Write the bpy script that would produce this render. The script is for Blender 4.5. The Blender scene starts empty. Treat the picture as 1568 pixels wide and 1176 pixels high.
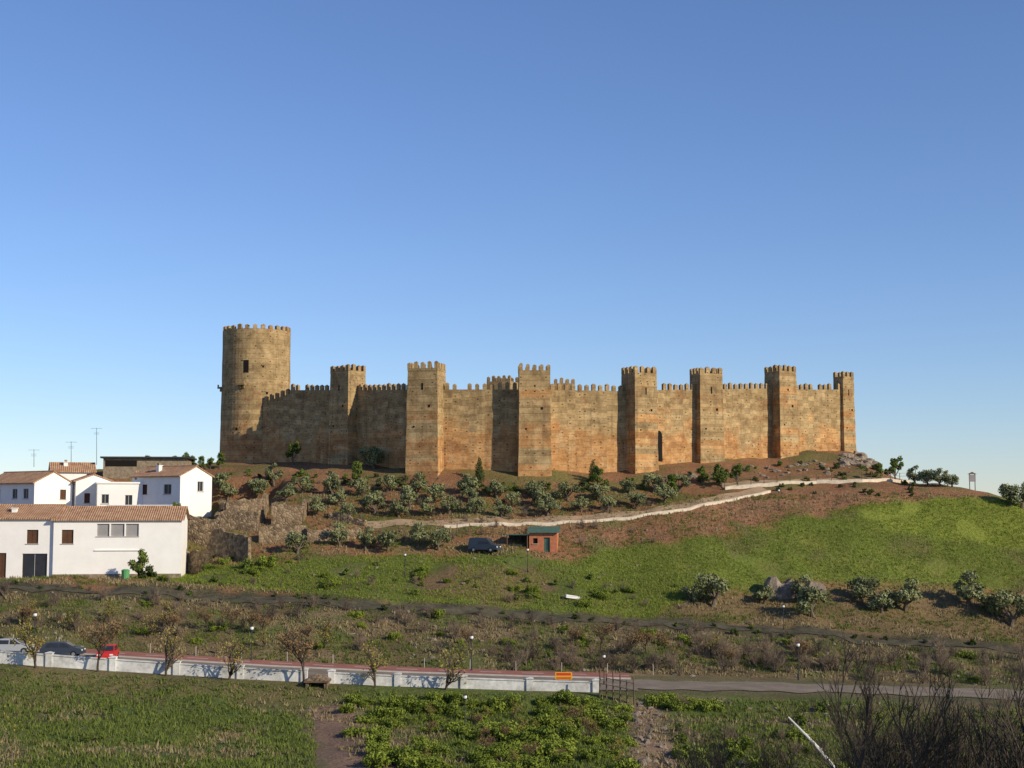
import bpy, math, random
import numpy as np
from mathutils import Vector, Matrix, noise
random.seed(7); rng=np.random.default_rng(7)
F=2200.0; HY=780.0; P=math.atan((HY-588)/F); cP=math.cos(P); sP=math.sin(P)
def W(px,py,D):
    u=(px-784)/F; v=(588-py)/F
    dy=cP-v*sP; dz=sP+v*cP
    return Vector((D*u/dy,D,D*dz/dy))
def proj(x,y,z):
    cf=y*cP+z*sP; cu=-y*sP+z*cP
    return 784+F*x/cf, 588-F*cu/cf
def lerp(a,b,t): return a+(b-a)*t

# ------------------------------------------------------------ terrain
ROADN=[(-400,985),(-200,998),(0,1012),(200,1026),(400,1039),(600,1049),(800,1056),(1000,1061),(1200,1066),(1400,1072),(1568,1079),(1800,1088),(2100,1098)]
road=[]
for px,py in ROADN:
    p=W(px,py,137); road.append((p.x*143.5/137,143.5,p.z))
road=np.array(road)
ctrl=[]
def C(*a):
    for px,py,D in a:
        p=W(px,py,D); ctrl.append((p.x,p.y,p.z))
for px in (-300,0,300,600): C((px,1176,98))
C((900,1180,99),(1200,1178,103),(1568,1172,106),(1850,1172,106))
for (x,y,z) in road[::2]:
    ctrl.append((x,136.5,z)); ctrl.append((x,150,z)); ctrl.append((x*0.93,131,z-1.6 if x<20 else z-1.0))
C((620,1125,117),(800,1120,118),(950,1125,118))
C((-300,872,172),(0,894,170),(200,900,170),(480,914,170),(700,929,170),(1000,950,170),(1300,968,170),(1568,990,170),(1850,1010,170))
C((-300,880,180),(0,884,178),(268,878,180),(400,858,184),(400,828,190),(330,790,198),(450,768,204),(450,740,213),(330,740,215))
C((600,850,186),(600,808,194),(600,770,203),(800,850,186),(800,808,194),(800,775,203))
C((1000,890,183),(1000,842,190),(1000,797,197),(1000,765,206))
C((1200,925,179),(1200,862,188),(1200,803,197),(1200,770,204),(1200,748,211))
C((1400,955,177),(1400,880,187),(1400,805,198),(1400,750,209),(1400,741,217))
C((1568,970,177),(1568,900,187),(1568,825,198),(1568,776,207),(1800,800,207),(1800,900,187))
C((392,709,242),(525,713,223),(652,729,211),(735,734,210),(820,738,209),(975,727,215),(1083,710,222),(1196,704,230),(1293,692,239),(1320,700,243),(1375,733,230),(1470,744,213))
C((0,790,196),(150,790,196),(0,735,222),(200,722,226),(-300,770,222),(-300,810,196),(300,712,232))
for q in [(-60,300,-4),(0,245,7.5),(0,265,7.5),(30,262,9),(-30,258,8),(0,300,-4),(60,300,-6),(0,340,-18),(-100,300,-12),(100,300,-16),(-100,250,2),(-140,240,-4),
          (75,236,-4),(95,228,-9),(110,250,-14),(64,244,4),(70,262,-4),(0,60,-19.5),(-40,60,-19.5),(40,60,-19.5),(0,20,-20),(-60,20,-20),(60,20,-20),(0,80,-19),(50,80,-19.5),(-50,80,-18.5),
          (150,340,-24),(-150,340,-20),(150,200,-16),(-150,150,-14),(150,140,-20),(-120,180,-7)]:
    ctrl.append(q)
ctrl=np.array(ctrl)
def kern(d): return np.sqrt(d*d+5.0**2)
n=len(ctrl)
dm=np.hypot(ctrl[:,None,0]-ctrl[None,:,0],ctrl[:,None,1]-ctrl[None,:,1])
A=np.zeros((n+1,n+1)); A[:n,:n]=kern(dm)-np.eye(n)*0.6; A[n,:n]=1; A[:n,n]=1
sol=np.linalg.solve(A,np.append(ctrl[:,2],0)); wts=sol[:n]; cst=sol[n]
def rbf(x,y):
    s=np.full(x.shape,cst)
    for i in range(n): s+=wts[i]*kern(np.hypot(x-ctrl[i,0],y-ctrl[i,1]))
    return s
step=0.8
xd=np.arange(-110,110.1,step)
xs=np.concatenate([-np.geomspace(7000,114,34),xd,np.geomspace(114,7000,34)])
yd=np.arange(84,256,step)
ys=np.concatenate([-np.geomspace(900,5,10),np.arange(5,84,3.0),yd,np.arange(258,345,3.0),np.geomspace(350,9000,34)])
GX,GY=np.meshgrid(xs,ys)
Z=rbf(np.clip(GX,-160,160),np.clip(GY,15,345))
def sst(a,b,x):
    t=np.clip((x-a)/(b-a),0,1); return t*t*(3-2*t)
wf=np.maximum(sst(120,260,np.abs(GX)),np.maximum(sst(290,380,GY),sst(0,-80,GY)))
def vnoise(sc,seed,arrx,arry):
    o=np.empty(arrx.shape).ravel(); ax=arrx.ravel()/sc; ay=arry.ravel()/sc
    nn=noise.noise
    for i in range(o.size): o[i]=nn((ax[i],ay[i],seed))
    return o.reshape(arrx.shape)
N1=vnoise(9.0,3.1,GX,GY); N2=vnoise(2.6,8.7,GX,GY); N3=vnoise(300.,5.5,GX,GY)
Z=Z*(1-wf)+wf*(-34+N3*6)
def poly_dist(x,y,pts):
    best=np.full(x.shape,1e9); bz=np.zeros(x.shape)
    for i in range(len(pts)-1):
        ax,ay,az=pts[i]; bx,by,bz_=pts[i+1]
        dx,dy=bx-ax,by-ay; t=np.clip(((x-ax)*dx+(y-ay)*dy)/(dx*dx+dy*dy),0,1)
        d=np.hypot(x-ax-t*dx,y-ay-t*dy); m=d<best
        best=np.where(m,d,best); bz=np.where(m,az+t*(bz_-az),bz)
    return best,bz
dR,zR=poly_dist(GX,GY,road)
Z+= (N1*0.5+N2*0.3)*(1-wf)*sst(6.5,11,dR)
w=1-sst(7.6,11.5,dR); Z=Z*(1-w)+(zR-0.02)*w
def platform(x0,x1,y0,y1,z,soft=2.5):
    global Z
    dx=np.maximum(np.maximum(x0-GX,GX-x1),0); dy=np.maximum(np.maximum(y0-GY,GY-y1),0)
    w=1-sst(0,soft,np.hypot(dx,dy)); Z=Z*(1-w)+z*w
def H(x,y):
    j=min(max(np.searchsorted(xs,x)-1,0),len(xs)-2); i=min(max(np.searchsorted(ys,y)-1,0),len(ys)-2)
    tx=(x-xs[j])/(xs[j+1]-xs[j]); ty=(y-ys[i])/(ys[i+1]-ys[i])
    return float((Z[i,j]*(1-tx)+Z[i,j+1]*tx)*(1-ty)+(Z[i+1,j]*(1-tx)+Z[i+1,j+1]*tx)*ty)
def hit(px,py,d0=60):
    D=d0; best=None; bg_=1e9
    while D<262:
        p=W(px,py,D); h_=H(p.x,p.y)
        if p.z<=h_: return Vector((p.x,p.y,h_))
        if (p.z-h_)/D<bg_: bg_=(p.z-h_)/D; best=Vector((p.x,p.y,h_))
        D+=0.4
    return best

# ------------------------------------------------------------ node helpers
def new_mat(name):
    m=bpy.data.materials.new(name); m.use_nodes=True
    nt=m.node_tree; b=nt.nodes['Principled BSDF']; b.inputs['Roughness'].default_value=0.9
    b.inputs['Specular IOR Level'].default_value=0.15
    return m,nt,b
def nd(nt,t,**k):
    x=nt.nodes.new(t)
    for a,v in k.items(): setattr(x,a,v)
    return x
def mixc(nt,fac,a,b,blend='MIX'):
    m=nd(nt,'ShaderNodeMix',data_type='RGBA',blend_type=blend)
    for s,v in ((0,fac),(6,a),(7,b)):
        if hasattr(v,'links') : nt.links.new(v,m.inputs[s])
        else: m.inputs[s].default_value=v if not isinstance(v,tuple) else (v+(1,) if len(v)==3 else v)
    return m.outputs[2]
def math_(nt,op,a,b=None,c=None):
    m=nd(nt,'ShaderNodeMath',operation=op)
    for i,v in enumerate((a,b,c)):
        if v is None: continue
        if hasattr(v,'links'): nt.links.new(v,m.inputs[i])
        else: m.inputs[i].default_value=v
    return m.outputs[0]
def noise_(nt,vec,scale,detail=4,rough=0.6):
    n_=nd(nt,'ShaderNodeTexNoise'); n_.inputs['Scale'].default_value=scale; n_.inputs['Detail'].default_value=detail; n_.inputs['Roughness'].default_value=rough
    if vec is not None: nt.links.new(vec,n_.inputs['Vector'])
    return n_.outputs['Fac']
def ramp(nt,fac,stops):
    r=nd(nt,'ShaderNodeValToRGB'); nt.links.new(fac,r.inputs[0]); cr=r.color_ramp
    while len(cr.elements)<len(stops): cr.elements.new(0.5)
    for e,(p,c) in zip(cr.elements,stops):
        e.position=p; e.color=(c+(1,)) if isinstance(c,tuple) else (c,c,c,1)
    return r.outputs[0]
def bump(nt,b,h,strength=0.5,dist=0.1):
    bp=nd(nt,'ShaderNodeBump'); bp.inputs['Strength'].default_value=strength; bp.inputs['Distance'].default_value=dist
    nt.links.new(h,bp.inputs['Height']); nt.links.new(bp.outputs[0],b.inputs['Normal'])
def posn(nt): return nd(nt,'ShaderNodeNewGeometry').outputs['Position']
def simple(name,col,var=0.25,scale=1.5,rough=0.85,metal=0,bmp=0.0,fine=12):
    m,nt,b=new_mat(name); b.inputs['Roughness'].default_value=rough; b.inputs['Metallic'].default_value=metal
    tc=nd(nt,'ShaderNodeTexCoord').outputs['Object']
    n1=noise_(nt,tc,scale); n2=noise_(nt,tc,fine,3)
    s=math_(nt,'ADD',math_(nt,'MULTIPLY',n1,0.65),math_(nt,'MULTIPLY',n2,0.35))
    lo=tuple(c*(1-var) for c in col); hi=tuple(min(c*(1+var),0.95) for c in col)
    nt.links.new(ramp(nt,s,[(0.32,lo),(0.68,hi)]),b.inputs['Base Color'])
    if bmp: bump(nt,b,n2,bmp,0.05)
    return m
def math_n(nt,vec,off):
    a=nd(nt,'ShaderNodeVectorMath',operation='ADD'); nt.links.new(vec,a.inputs[0]); a.inputs[1].default_value=(off,off,off); return a.outputs[0]

# tapial castle
def castle_mat(name):
    m,nt,b=new_mat(name)
    uv=nd(nt,'ShaderNodeUVMap').outputs[0]; pos=posn(nt)
    sx=nd(nt,'ShaderNodeSeparateXYZ'); nt.links.new(uv,sx.inputs[0]); u,v=sx.outputs[0],sx.outputs[1]
    big=noise_(nt,pos,0.20,4,0.6); mid=noise_(nt,pos,0.7,5,0.65); fine=noise_(nt,pos,3.2,4,0.75)
    up=ramp(nt,mid,[(0.34,(0.23,0.155,0.075)),(0.5,(0.35,0.245,0.12)),(0.68,(0.45,0.325,0.165))])
    lo=ramp(nt,mid,[(0.32,(0.29,0.145,0.055)),(0.5,(0.45,0.245,0.10)),(0.68,(0.55,0.34,0.155))])
    tr=math_(nt,'ADD',math_(nt,'MULTIPLY',math_(nt,'SUBTRACT',12.2,v),0.38),math_(nt,'MULTIPLY',math_(nt,'SUBTRACT',big,0.5),6.0))
    trc=nd(nt,'ShaderNodeClamp'); nt.links.new(math_(nt,'ADD',tr,0.4),trc.inputs[0])
    col=mixc(nt,trc.outputs[0],up,lo)
    pt=ramp(nt,noise_(nt,pos,0.36,5,0.7),[(0.57,0.0),(0.61,1.0)])
    col=mixc(nt,math_(nt,'MULTIPLY',pt,0.5),col,(0.52,0.385,0.21))
    pr=ramp(nt,noise_(nt,math_n(nt,pos,17.0),0.3,5,0.7),[(0.58,0.0),(0.62,1.0)])
    col=mixc(nt,math_(nt,'MULTIPLY',pr,0.5),col,(0.29,0.13,0.055))
    mp=nd(nt,'ShaderNodeMapping'); mp.inputs['Scale'].default_value=(1.4,1.4,0.10); nt.links.new(pos,mp.inputs[0])
    st=ramp(nt,noise_(nt,mp.outputs[0],1.0,4,0.6),[(0.55,0.0),(0.70,1.0)])
    col=mixc(nt,math_(nt,'MULTIPLY',st,0.45),col,(0.14,0.10,0.06))
    fv=math_(nt,'FRACT',math_(nt,'DIVIDE',v,0.85))
    ln=ramp(nt,math_(nt,'ABSOLUTE',math_(nt,'SUBTRACT',fv,0.5)),[(0.0,1.0),(0.08,0.0)])
    col=mixc(nt,math_(nt,'MULTIPLY',math_(nt,'MULTIPLY',ln,mid),0.9),col,(0.10,0.07,0.04))
    row=nd(nt,'ShaderNodeTexWhiteNoise',noise_dimensions='1D'); nt.links.new(math_(nt,'FLOOR',math_(nt,'ADD',math_(nt,'DIVIDE',v,0.85),0.5)),row.inputs['W'])
    col=mixc(nt,1.0,col,ramp(nt,row.outputs[0],[(0,0.80),(1,1.12)]),'MULTIPLY')
    fu=math_(nt,'SUBTRACT',math_(nt,'FRACT',math_(nt,'DIVIDE',u,1.25)),0.5)
    fw=math_(nt,'SUBTRACT',math_(nt,'FRACT',math_(nt,'ADD',math_(nt,'DIVIDE',v,0.85),0.5)),0.5)
    dd=math_(nt,'MAXIMUM',math_(nt,'ABSOLUTE',fu),math_(nt,'ABSOLUTE',fw))
    hole=ramp(nt,dd,[(0.08,1.0),(0.11,0.0)])
    cv=nd(nt,'ShaderNodeCombineXYZ'); nt.links.new(math_(nt,'FLOOR',math_(nt,'DIVIDE',u,1.25)),cv.inputs[0]); nt.links.new(math_(nt,'FLOOR',math_(nt,'ADD',math_(nt,'DIVIDE',v,0.85),0.5)),cv.inputs[1])
    wn=nd(nt,'ShaderNodeTexWhiteNoise',noise_dimensions='2D'); nt.links.new(cv.outputs[0],wn.inputs[0])
    on=math_(nt,'GREATER_THAN',wn.outputs[0],0.66)
    col=mixc(nt,math_(nt,'MULTIPLY',math_(nt,'MULTIPLY',hole,on),0.85),col,(0.03,0.02,0.015))
    col=mixc(nt,1.0,col,ramp(nt,fine,[(0.28,0.82),(0.72,1.2)]),'MULTIPLY')
    nt.links.new(col,b.inputs['Base Color'])
    bump(nt,b,math_(nt,'ADD',fine,math_(nt,'MULTIPLY',mid,1.5)),0.4,0.1)
    return m
M_castle=castle_mat('tapial_rammed_earth')
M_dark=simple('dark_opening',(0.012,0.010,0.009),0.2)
M_white=simple('whitewash',(0.80,0.79,0.76),0.06,0.6,0.8)
M_parapet=simple('stained_whitewash',(0.55,0.55,0.53),0.42,0.5,0.85,fine=3)
M_brown=simple('brown_shutter',(0.10,0.05,0.03),0.2)
M_grey=simple('grey_shutter',(0.28,0.27,0.27),0.1)
M_frame=simple('window_frame',(0.45,0.42,0.38),0.1)
M_wood=simple('weathered_wood',(0.13,0.09,0.06),0.3,bmp=0.3)
M_metal=simple('galvanised_metal',(0.35,0.36,0.37),0.15,rough=0.5,metal=0.6)
M_dmetal=simple('dark_painted_metal',(0.04,0.045,0.045),0.2,rough=0.5)
M_lampglass=simple('lamp_white_globe',(0.75,0.75,0.72),0.05,rough=0.3)
M_stone=simple('rubble_stone',(0.25,0.20,0.14),0.5,1.8,bmp=0.9,fine=5)
M_rock=simple('limestone_rock',(0.22,0.18,0.14),0.45,1.0,bmp=0.7,fine=4)
M_asph=simple('worn_asphalt',(0.21,0.175,0.135),0.3,0.5,fine=5)
M_track=simple('dirt_track',(0.075,0.068,0.045),0.5,0.8,fine=3)
M_path=simple('compacted_path',(0.34,0.24,0.15),0.25,0.5,fine=3)
M_pathwall=simple('pale_path_wall',(0.60,0.52,0.40),0.25,0.9,fine=4)
M_redpave=simple('red_paving',(0.30,0.13,0.10),0.25,0.6,fine=4)
M_kerb=simple('concrete_kerb',(0.42,0.40,0.37),0.15)
M_paint=simple('road_paint',(0.60,0.60,0.56),0.2)
M_brick=simple('orange_brick',(0.45,0.17,0.09),0.3,2.0,bmp=0.4)
M_gtin=simple('green_tin',(0.07,0.14,0.11),0.3,rough=0.6)
M_glass=simple('dark_glass',(0.03,0.035,0.045),0.2,rough=0.15)
M_tyre=simple('tyre_rubber',(0.02,0.02,0.02),0.1)
M_red=simple('red_car_paint',(0.50,0.03,0.025),0.05,rough=0.35)
M_navy=simple('dark_blue_car_paint',(0.04,0.055,0.08),0.05,rough=0.35)
M_silver=simple('silver_car_paint',(0.35,0.37,0.39),0.05,rough=0.35)
M_signy=simple('sign_yellow',(0.65,0.33,0.03),0.08)
M_signr=simple('sign_red',(0.50,0.05,0.03),0.08)
M_bark=simple('bark',(0.13,0.105,0.08),0.35,3,bmp=0.5)
M_twig=simple('grey_twigs',(0.17,0.13,0.095),0.35,2)
M_dtwig=simple('dark_twigs',(0.075,0.06,0.045),0.35,2)
M_greenbin=simple('green_plastic',(0.10,0.30,0.12),0.1)
def tile_mat():
    m,nt,b=new_mat('terracotta_roof_tiles')
    uv=nd(nt,'ShaderNodeUVMap').outputs[0]; s=nd(nt,'ShaderNodeSeparateXYZ'); nt.links.new(uv,s.inputs[0])
    wv=math_(nt,'SINE',math_(nt,'MULTIPLY',s.outputs[0],2*math.pi/0.28))
    n1=noise_(nt,posn(nt),1.0,5,0.7); n2=noise_(nt,posn(nt),7,3)
    c=ramp(nt,math_(nt,'ADD',math_(nt,'MULTIPLY',n1,0.6),math_(nt,'MULTIPLY',n2,0.4)),[(0.35,(0.28,0.15,0.09)),(0.5,(0.48,0.28,0.16)),(0.68,(0.62,0.43,0.28))])
    c=mixc(nt,1.0,c,ramp(nt,math_(nt,'MULTIPLY_ADD',wv,0.5,0.5),[(0,0.65),(1,1.1)]),'MULTIPLY')
    nt.links.new(c,b.inputs['Base Color']); bump(nt,b,wv,0.6,0.06); return m
M_tile=tile_mat()
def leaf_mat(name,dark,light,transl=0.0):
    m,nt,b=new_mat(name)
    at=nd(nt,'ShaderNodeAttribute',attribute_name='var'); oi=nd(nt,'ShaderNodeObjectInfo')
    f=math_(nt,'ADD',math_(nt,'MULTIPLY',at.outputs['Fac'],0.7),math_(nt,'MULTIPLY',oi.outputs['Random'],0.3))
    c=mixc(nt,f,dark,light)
    nt.links.new(c,b.inputs['Base Color']); b.inputs['Roughness'].default_value=0.7
    if transl:
        tr=nd(nt,'ShaderNodeBsdfTranslucent'); nt.links.new(c,tr.inputs[0])
        mx=nd(nt,'ShaderNodeMixShader'); mx.inputs[0].default_value=transl
        nt.links.new(b.outputs[0],mx.inputs[1]); nt.links.new(tr.outputs[0],mx.inputs[2])
        nt.links.new(mx.outputs[0],nt.nodes['Material Output'].inputs[0])
    return m
L_olive=leaf_mat('olive_foliage',(0.07,0.085,0.035),(0.29,0.31,0.15))
L_green=leaf_mat('green_foliage',(0.04,0.065,0.013),(0.16,0.21,0.04))
L_dark=leaf_mat('dark_foliage',(0.02,0.032,0.01),(0.08,0.11,0.03))
L_bramble=leaf_mat('bramble_foliage',(0.05,0.085,0.012),(0.24,0.29,0.04))
L_yellow=leaf_mat('spring_foliage',(0.15,0.13,0.03),(0.34,0.28,0.07))
L_rust=leaf_mat('rusty_buds',(0.12,0.075,0.035),(0.27,0.17,0.08))
L_grass=leaf_mat('grass_blades',(0.07,0.10,0.02),(0.19,0.235,0.05),0.2)
L_field=leaf_mat('field_grass_blades',(0.11,0.15,0.022),(0.25,0.30,0.05),0.2)
L_dry=leaf_mat('dry_grass_blades',(0.14,0.115,0.055),(0.32,0.26,0.14))

# ------------------------------------------------------------ mesh builder
class MB:
    def __init__(s): s.v=[]; s.f=[]; s.m=[]; s.var=[]
    def add(s,V,Fc,mi=0,var=None):
        o=len(s.v); s.v.extend([tuple(p) for p in V]); s.f.extend([tuple(i+o for i in f) for f in Fc]); s.m.extend([mi]*len(Fc))
        s.var.extend(list(var) if var is not None else [0.5]*len(V))
    def box(s,x0,x1,y0,y1,z0,z1,mi=0,M=None):
        V=[Vector(p) for p in ((x0,y0,z0),(x1,y0,z0),(x1,y1,z0),(x0,y1,z0),(x0,y0,z1),(x1,y0,z1),(x1,y1,z1),(x0,y1,z1))]
        if M is not None: V=[M@p for p in V]
        s.add(V,[(0,3,2,1),(4,5,6,7),(0,1,5,4),(1,2,6,5),(2,3,7,6),(3,0,4,7)],mi)
    def merlon(s,x0,x1,y0,y1,z0,z1,cap,mi=0,M=None):
        V=[(x0,y0,z0),(x1,y0,z0),(x1,y1,z0),(x0,y1,z0),(x0,y0,z1),(x1,y0,z1),(x1,y1,z1),(x0,y1,z1),((x0+x1)/2,(y0+y1)/2,z1+cap)]
        V=[Vector(p) for p in V]
        if M is not None: V=[M@p for p in V]
        s.add(V,[(0,1,5,4),(1,2,6,5),(2,3,7,6),(3,0,4,7),(4,5,8),(5,6,8),(6,7,8),(7,4,8)],mi)
    def tube(s,pts,rad,sides=5,mi=0,cap=True):
        pts=[Vector(p) for p in pts]; V=[]; Fc=[]
        for i,p in enumerate(pts):
            d=(pts[min(i+1,len(pts)-1)]-pts[max(i-1,0)]).normalized()
            a=d.orthogonal().normalized() if i==0 else (a-d*a.dot(d)).normalized()
            b=d.cross(a)
            for k in range(sides):
                t=2*math.pi*k/sides; V.append(p+(a*math.cos(t)+b*math.sin(t))*rad[i])
        for i in range(len(pts)-1):
            for k in range(sides):
                k2=(k+1)%sides; Fc.append((i*sides+k,i*sides+k2,(i+1)*sides+k2,(i+1)*sides+k))
        if cap: Fc.append(tuple(range((len(pts)-1)*sides,len(pts)*sides))); Fc.append(tuple(range(sides-1,-1,-1)))
        s.add(V,Fc,mi)
    def build(s,name,mats,parent=None,smooth=False,uv=False,loc=None,rot=0):
        me=bpy.data.meshes.new(name); me.from_pydata(s.v,[],s.f)
        for m in mats: me.materials.append(m)
        me.polygons.foreach_set('material_index',s.m)
        if smooth: me.polygons.foreach_set('use_smooth',[True]*len(s.f))
        at=me.attributes.new('var','FLOAT','POINT'); at.data.foreach_set('value',np.array(s.var,dtype=np.float32))
        if uv:
            l=me.uv_layers.new(name='UVMap'); Zv=Vector((0,0,1))
            for p in me.polygons:
                nn=p.normal
                if abs(nn.z)>0.995: t=Vector((1,0,0)); b=Vector((0,1,0))
                else:
                    t=Zv.cross(nn).normalized(); b=nn.cross(t)
                for li in p.loop_indices:
                    co=me.vertices[me.loops[li].vertex_index].co; l.data[li].uv=(co.dot(t),co.dot(b))
        me.update(); ob=bpy.data.objects.new(name,me); bpy.context.collection.objects.link(ob)
        if parent: ob.parent=parent
        if loc is not None: ob.location=loc
        ob.rotation_euler=(0,0,rot)
        return ob
def empty(name,loc=(0,0,0),rot=0):
    e=bpy.data.objects.new(name,None); e.location=loc; e.rotation_euler=(0,0,rot); e.empty_display_size=0.5
    bpy.context.collection.objects.link(e); return e
def inst(name,mesh,loc,s=1,rot=None,sz=None):
    o=bpy.data.objects.new(name,mesh); o.location=loc; o.scale=(s,s,sz if sz else s); o.rotation_euler=(0,0,random.uniform(0,6.28) if rot is None else rot)
    bpy.context.collection.objects.link(o); return o

HA=W(80,885,180)
zA=HA.z-0.1
platform(HA.x-18,HA.x+17,HA.y-1.5,HA.y+12,zA,2.0)
uB=W(275,792,200); uC=W(52,770,202)
platform(uC.x-12,uB.x+9,196,214,uB.z-0.2,4)

# ------------------------------------------------------------ terrain mesh
PX,PY=proj(GX,np.maximum(GY,5),Z)
PXn=PX+N1*30+N2*16; PYn=PY+N1*10+N2*8
def inpoly(x,y,poly):
    c=np.zeros(x.shape,bool); j=len(poly)-1
    for i in range(len(poly)):
        xi,yi=poly[i]; xj,yj=poly[j]
        m=((yi>y)!=(yj>y))&(x<(xj-xi)*(y-yi)/((yj-yi)+1e-9)+xi); c^=m; j=i
    return c
col=np.zeros(GX.shape+(4,)); 
def setc(mask,c,ov=.5): col[mask]=c+(ov,)
col[:]=(0.15,0.14,0.07,.5)
def trk(px): return np.interp(px,[-300,0,200,480,700,1000,1300,1568,1850],[875,894,900,914,929,950,968,990,1010])
T=trk(PXn)
hill=(PYn<T)&(GY>165); setc(hill,(0.29,0.145,0.075),.2)
setc(hill&(N1>0.2),(0.19,0.15,0.055),.3)
setc(hill&(N2>0.32),(0.15,0.15,0.045),.3)
slope=(PYn>=T)&(GY>150); setc(slope,(0.17,0.125,0.07)); setc(slope&(N1>0.05),(0.125,0.14,0.05)); setc(slope&(N2>0.25),(0.24,0.175,0.11))
fore=GY<137; setc(fore,(0.105,0.145,0.034),.3); setc(fore&(N1<-0.2),(0.135,0.13,0.05),.35)
G=[(200,885),(250,868),(430,862),(560,850),(700,850),(870,858),(960,838),(1100,817),(1290,778),(1400,768),(1480,762),(1700,770),(1900,790),(1900,950),(1568,903),(1400,895),(1200,888),(1040,925),(1000,948),(700,927),(480,910)]
g=inpoly(PXn,PYn,G)&(GY>165); setc(g,(0.145,0.185,0.032),.16); setc(g&(N2<-0.2),(0.18,0.205,0.04),.15); setc(g&(N1<-0.28),(0.14,0.15,0.045),.35); setc(g&(PXn<900),(0.12,0.155,0.034),.25)
setc(inpoly(PXn,PYn,[(1290,770),(1500,760),(1900,790),(1900,850),(1568,840),(1350,810)])&(GY>165),(0.21,0.25,0.038),.08)  # brighter green paints the sunlit right part of the field into the colour
setc(inpoly(PXn,PYn,[(620,885),(700,872),(830,872),(850,900),(780,925),(640,910)])&(GY>165),(0.22,0.15,0.08),.3)
setc(inpoly(PXn,PYn,[(1010,790),(1180,757),(1400,748),(1400,760),(1180,790),(1010,812),(880,835),(860,825)])&(GY>165),(0.33,0.165,0.09),.2)
setc(inpoly(PXn,PYn,[(1040,928),(1200,898),(1290,900),(1568,918),(1900,950),(1900,1010),(1568,985),(1000,950)])&(GY>165),(0.21,0.145,0.075),.35)
setc((PYn>T-3)&(PYn<T+16)&(GY>160),(0.085,0.075,0.045),.2)
setc(inpoly(PXn,PYn,[(470,1085),(540,1080),(600,1130),(660,1200),(480,1200)])&fore,(0.22,0.145,0.105),.1)
setc(inpoly(PXn,PYn,[(950,1068),(1015,1085),(1050,1180),(970,1180)])&fore,(0.32,0.22,0.145),.1)
setc(fore&(PXn>1040)&(N1>0.05),(0.17,0.145,0.085))
setc(fore&(PYn<1072)&(PXn<520)&(N1>-0.1),(0.16,0.14,0.065))
far=(GY>262)|(np.abs(GX)>115); setc(far,(0.13,0.14,0.07))
c2=col.copy(); c2[1:-1,1:-1]=(col[1:-1,1:-1]*2+col[:-2,1:-1]+col[2:,1:-1]+col[1:-1,:-2]+col[1:-1,2:])/6; col=c2
me=bpy.data.meshes.new('ground'); ny,nx=GX.shape
V=np.stack([GX,GY,Z],-1).reshape(-1,3)
ii=(np.arange(ny-1)[:,None]*nx+np.arange(nx-1)[None,:]).ravel()
Fc=np.stack([ii,ii+1,ii+nx+1,ii+nx],-1)
me.vertices.add(len(V)); me.vertices.foreach_set('co',V.ravel())
me.loops.add(Fc.size); me.loops.foreach_set('vertex_index',Fc.ravel())
me.polygons.add(len(Fc)); me.polygons.foreach_set('loop_start',np.arange(0,Fc.size,4)); me.polygons.foreach_set('loop_total',np.full(len(Fc),4))
me.update(); me.validate()
me.polygons.foreach_set('use_smooth',[True]*len(Fc))
ca=me.attributes.new('gcol','FLOAT_COLOR','POINT')
ca.data.foreach_set('color',col.astype(np.float32).ravel())
m,nt,b=new_mat('ground_soil_and_grass')
atn=nd(nt,'ShaderNodeAttribute',attribute_name='gcol'); at=atn.outputs['Color']; al=atn.outputs['Alpha']; ps=posn(nt)
n1=noise_(nt,ps,0.35,6,0.7); n2=noise_(nt,ps,2.2,5,0.75); n3=noise_(nt,ps,0.08,3)
c=mixc(nt,math_(nt,'MULTIPLY',ramp(nt,n1,[(0.45,0.0),(0.62,1.0)]),al),at,(0.24,0.155,0.085))
c=mixc(nt,math_(nt,'MULTIPLY',ramp(nt,n2,[(0.48,0.0),(0.60,1.0)]),al),c,(0.08,0.095,0.03))
c=mixc(nt,1.0,c,ramp(nt,n2,[(0.3,0.62),(0.7,1.4)]),'MULTIPLY')
c=mixc(nt,1.0,c,ramp(nt,n3,[(0.35,0.8),(0.65,1.15)]),'MULTIPLY')
nt.links.new(c,b.inputs['Base Color']); bump(nt,b,math_(nt,'ADD',n2,n1),1.0,0.4)
me.materials.append(m); gob=bpy.data.objects.new('ground',me); bpy.context.collection.objects.link(gob)

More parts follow.
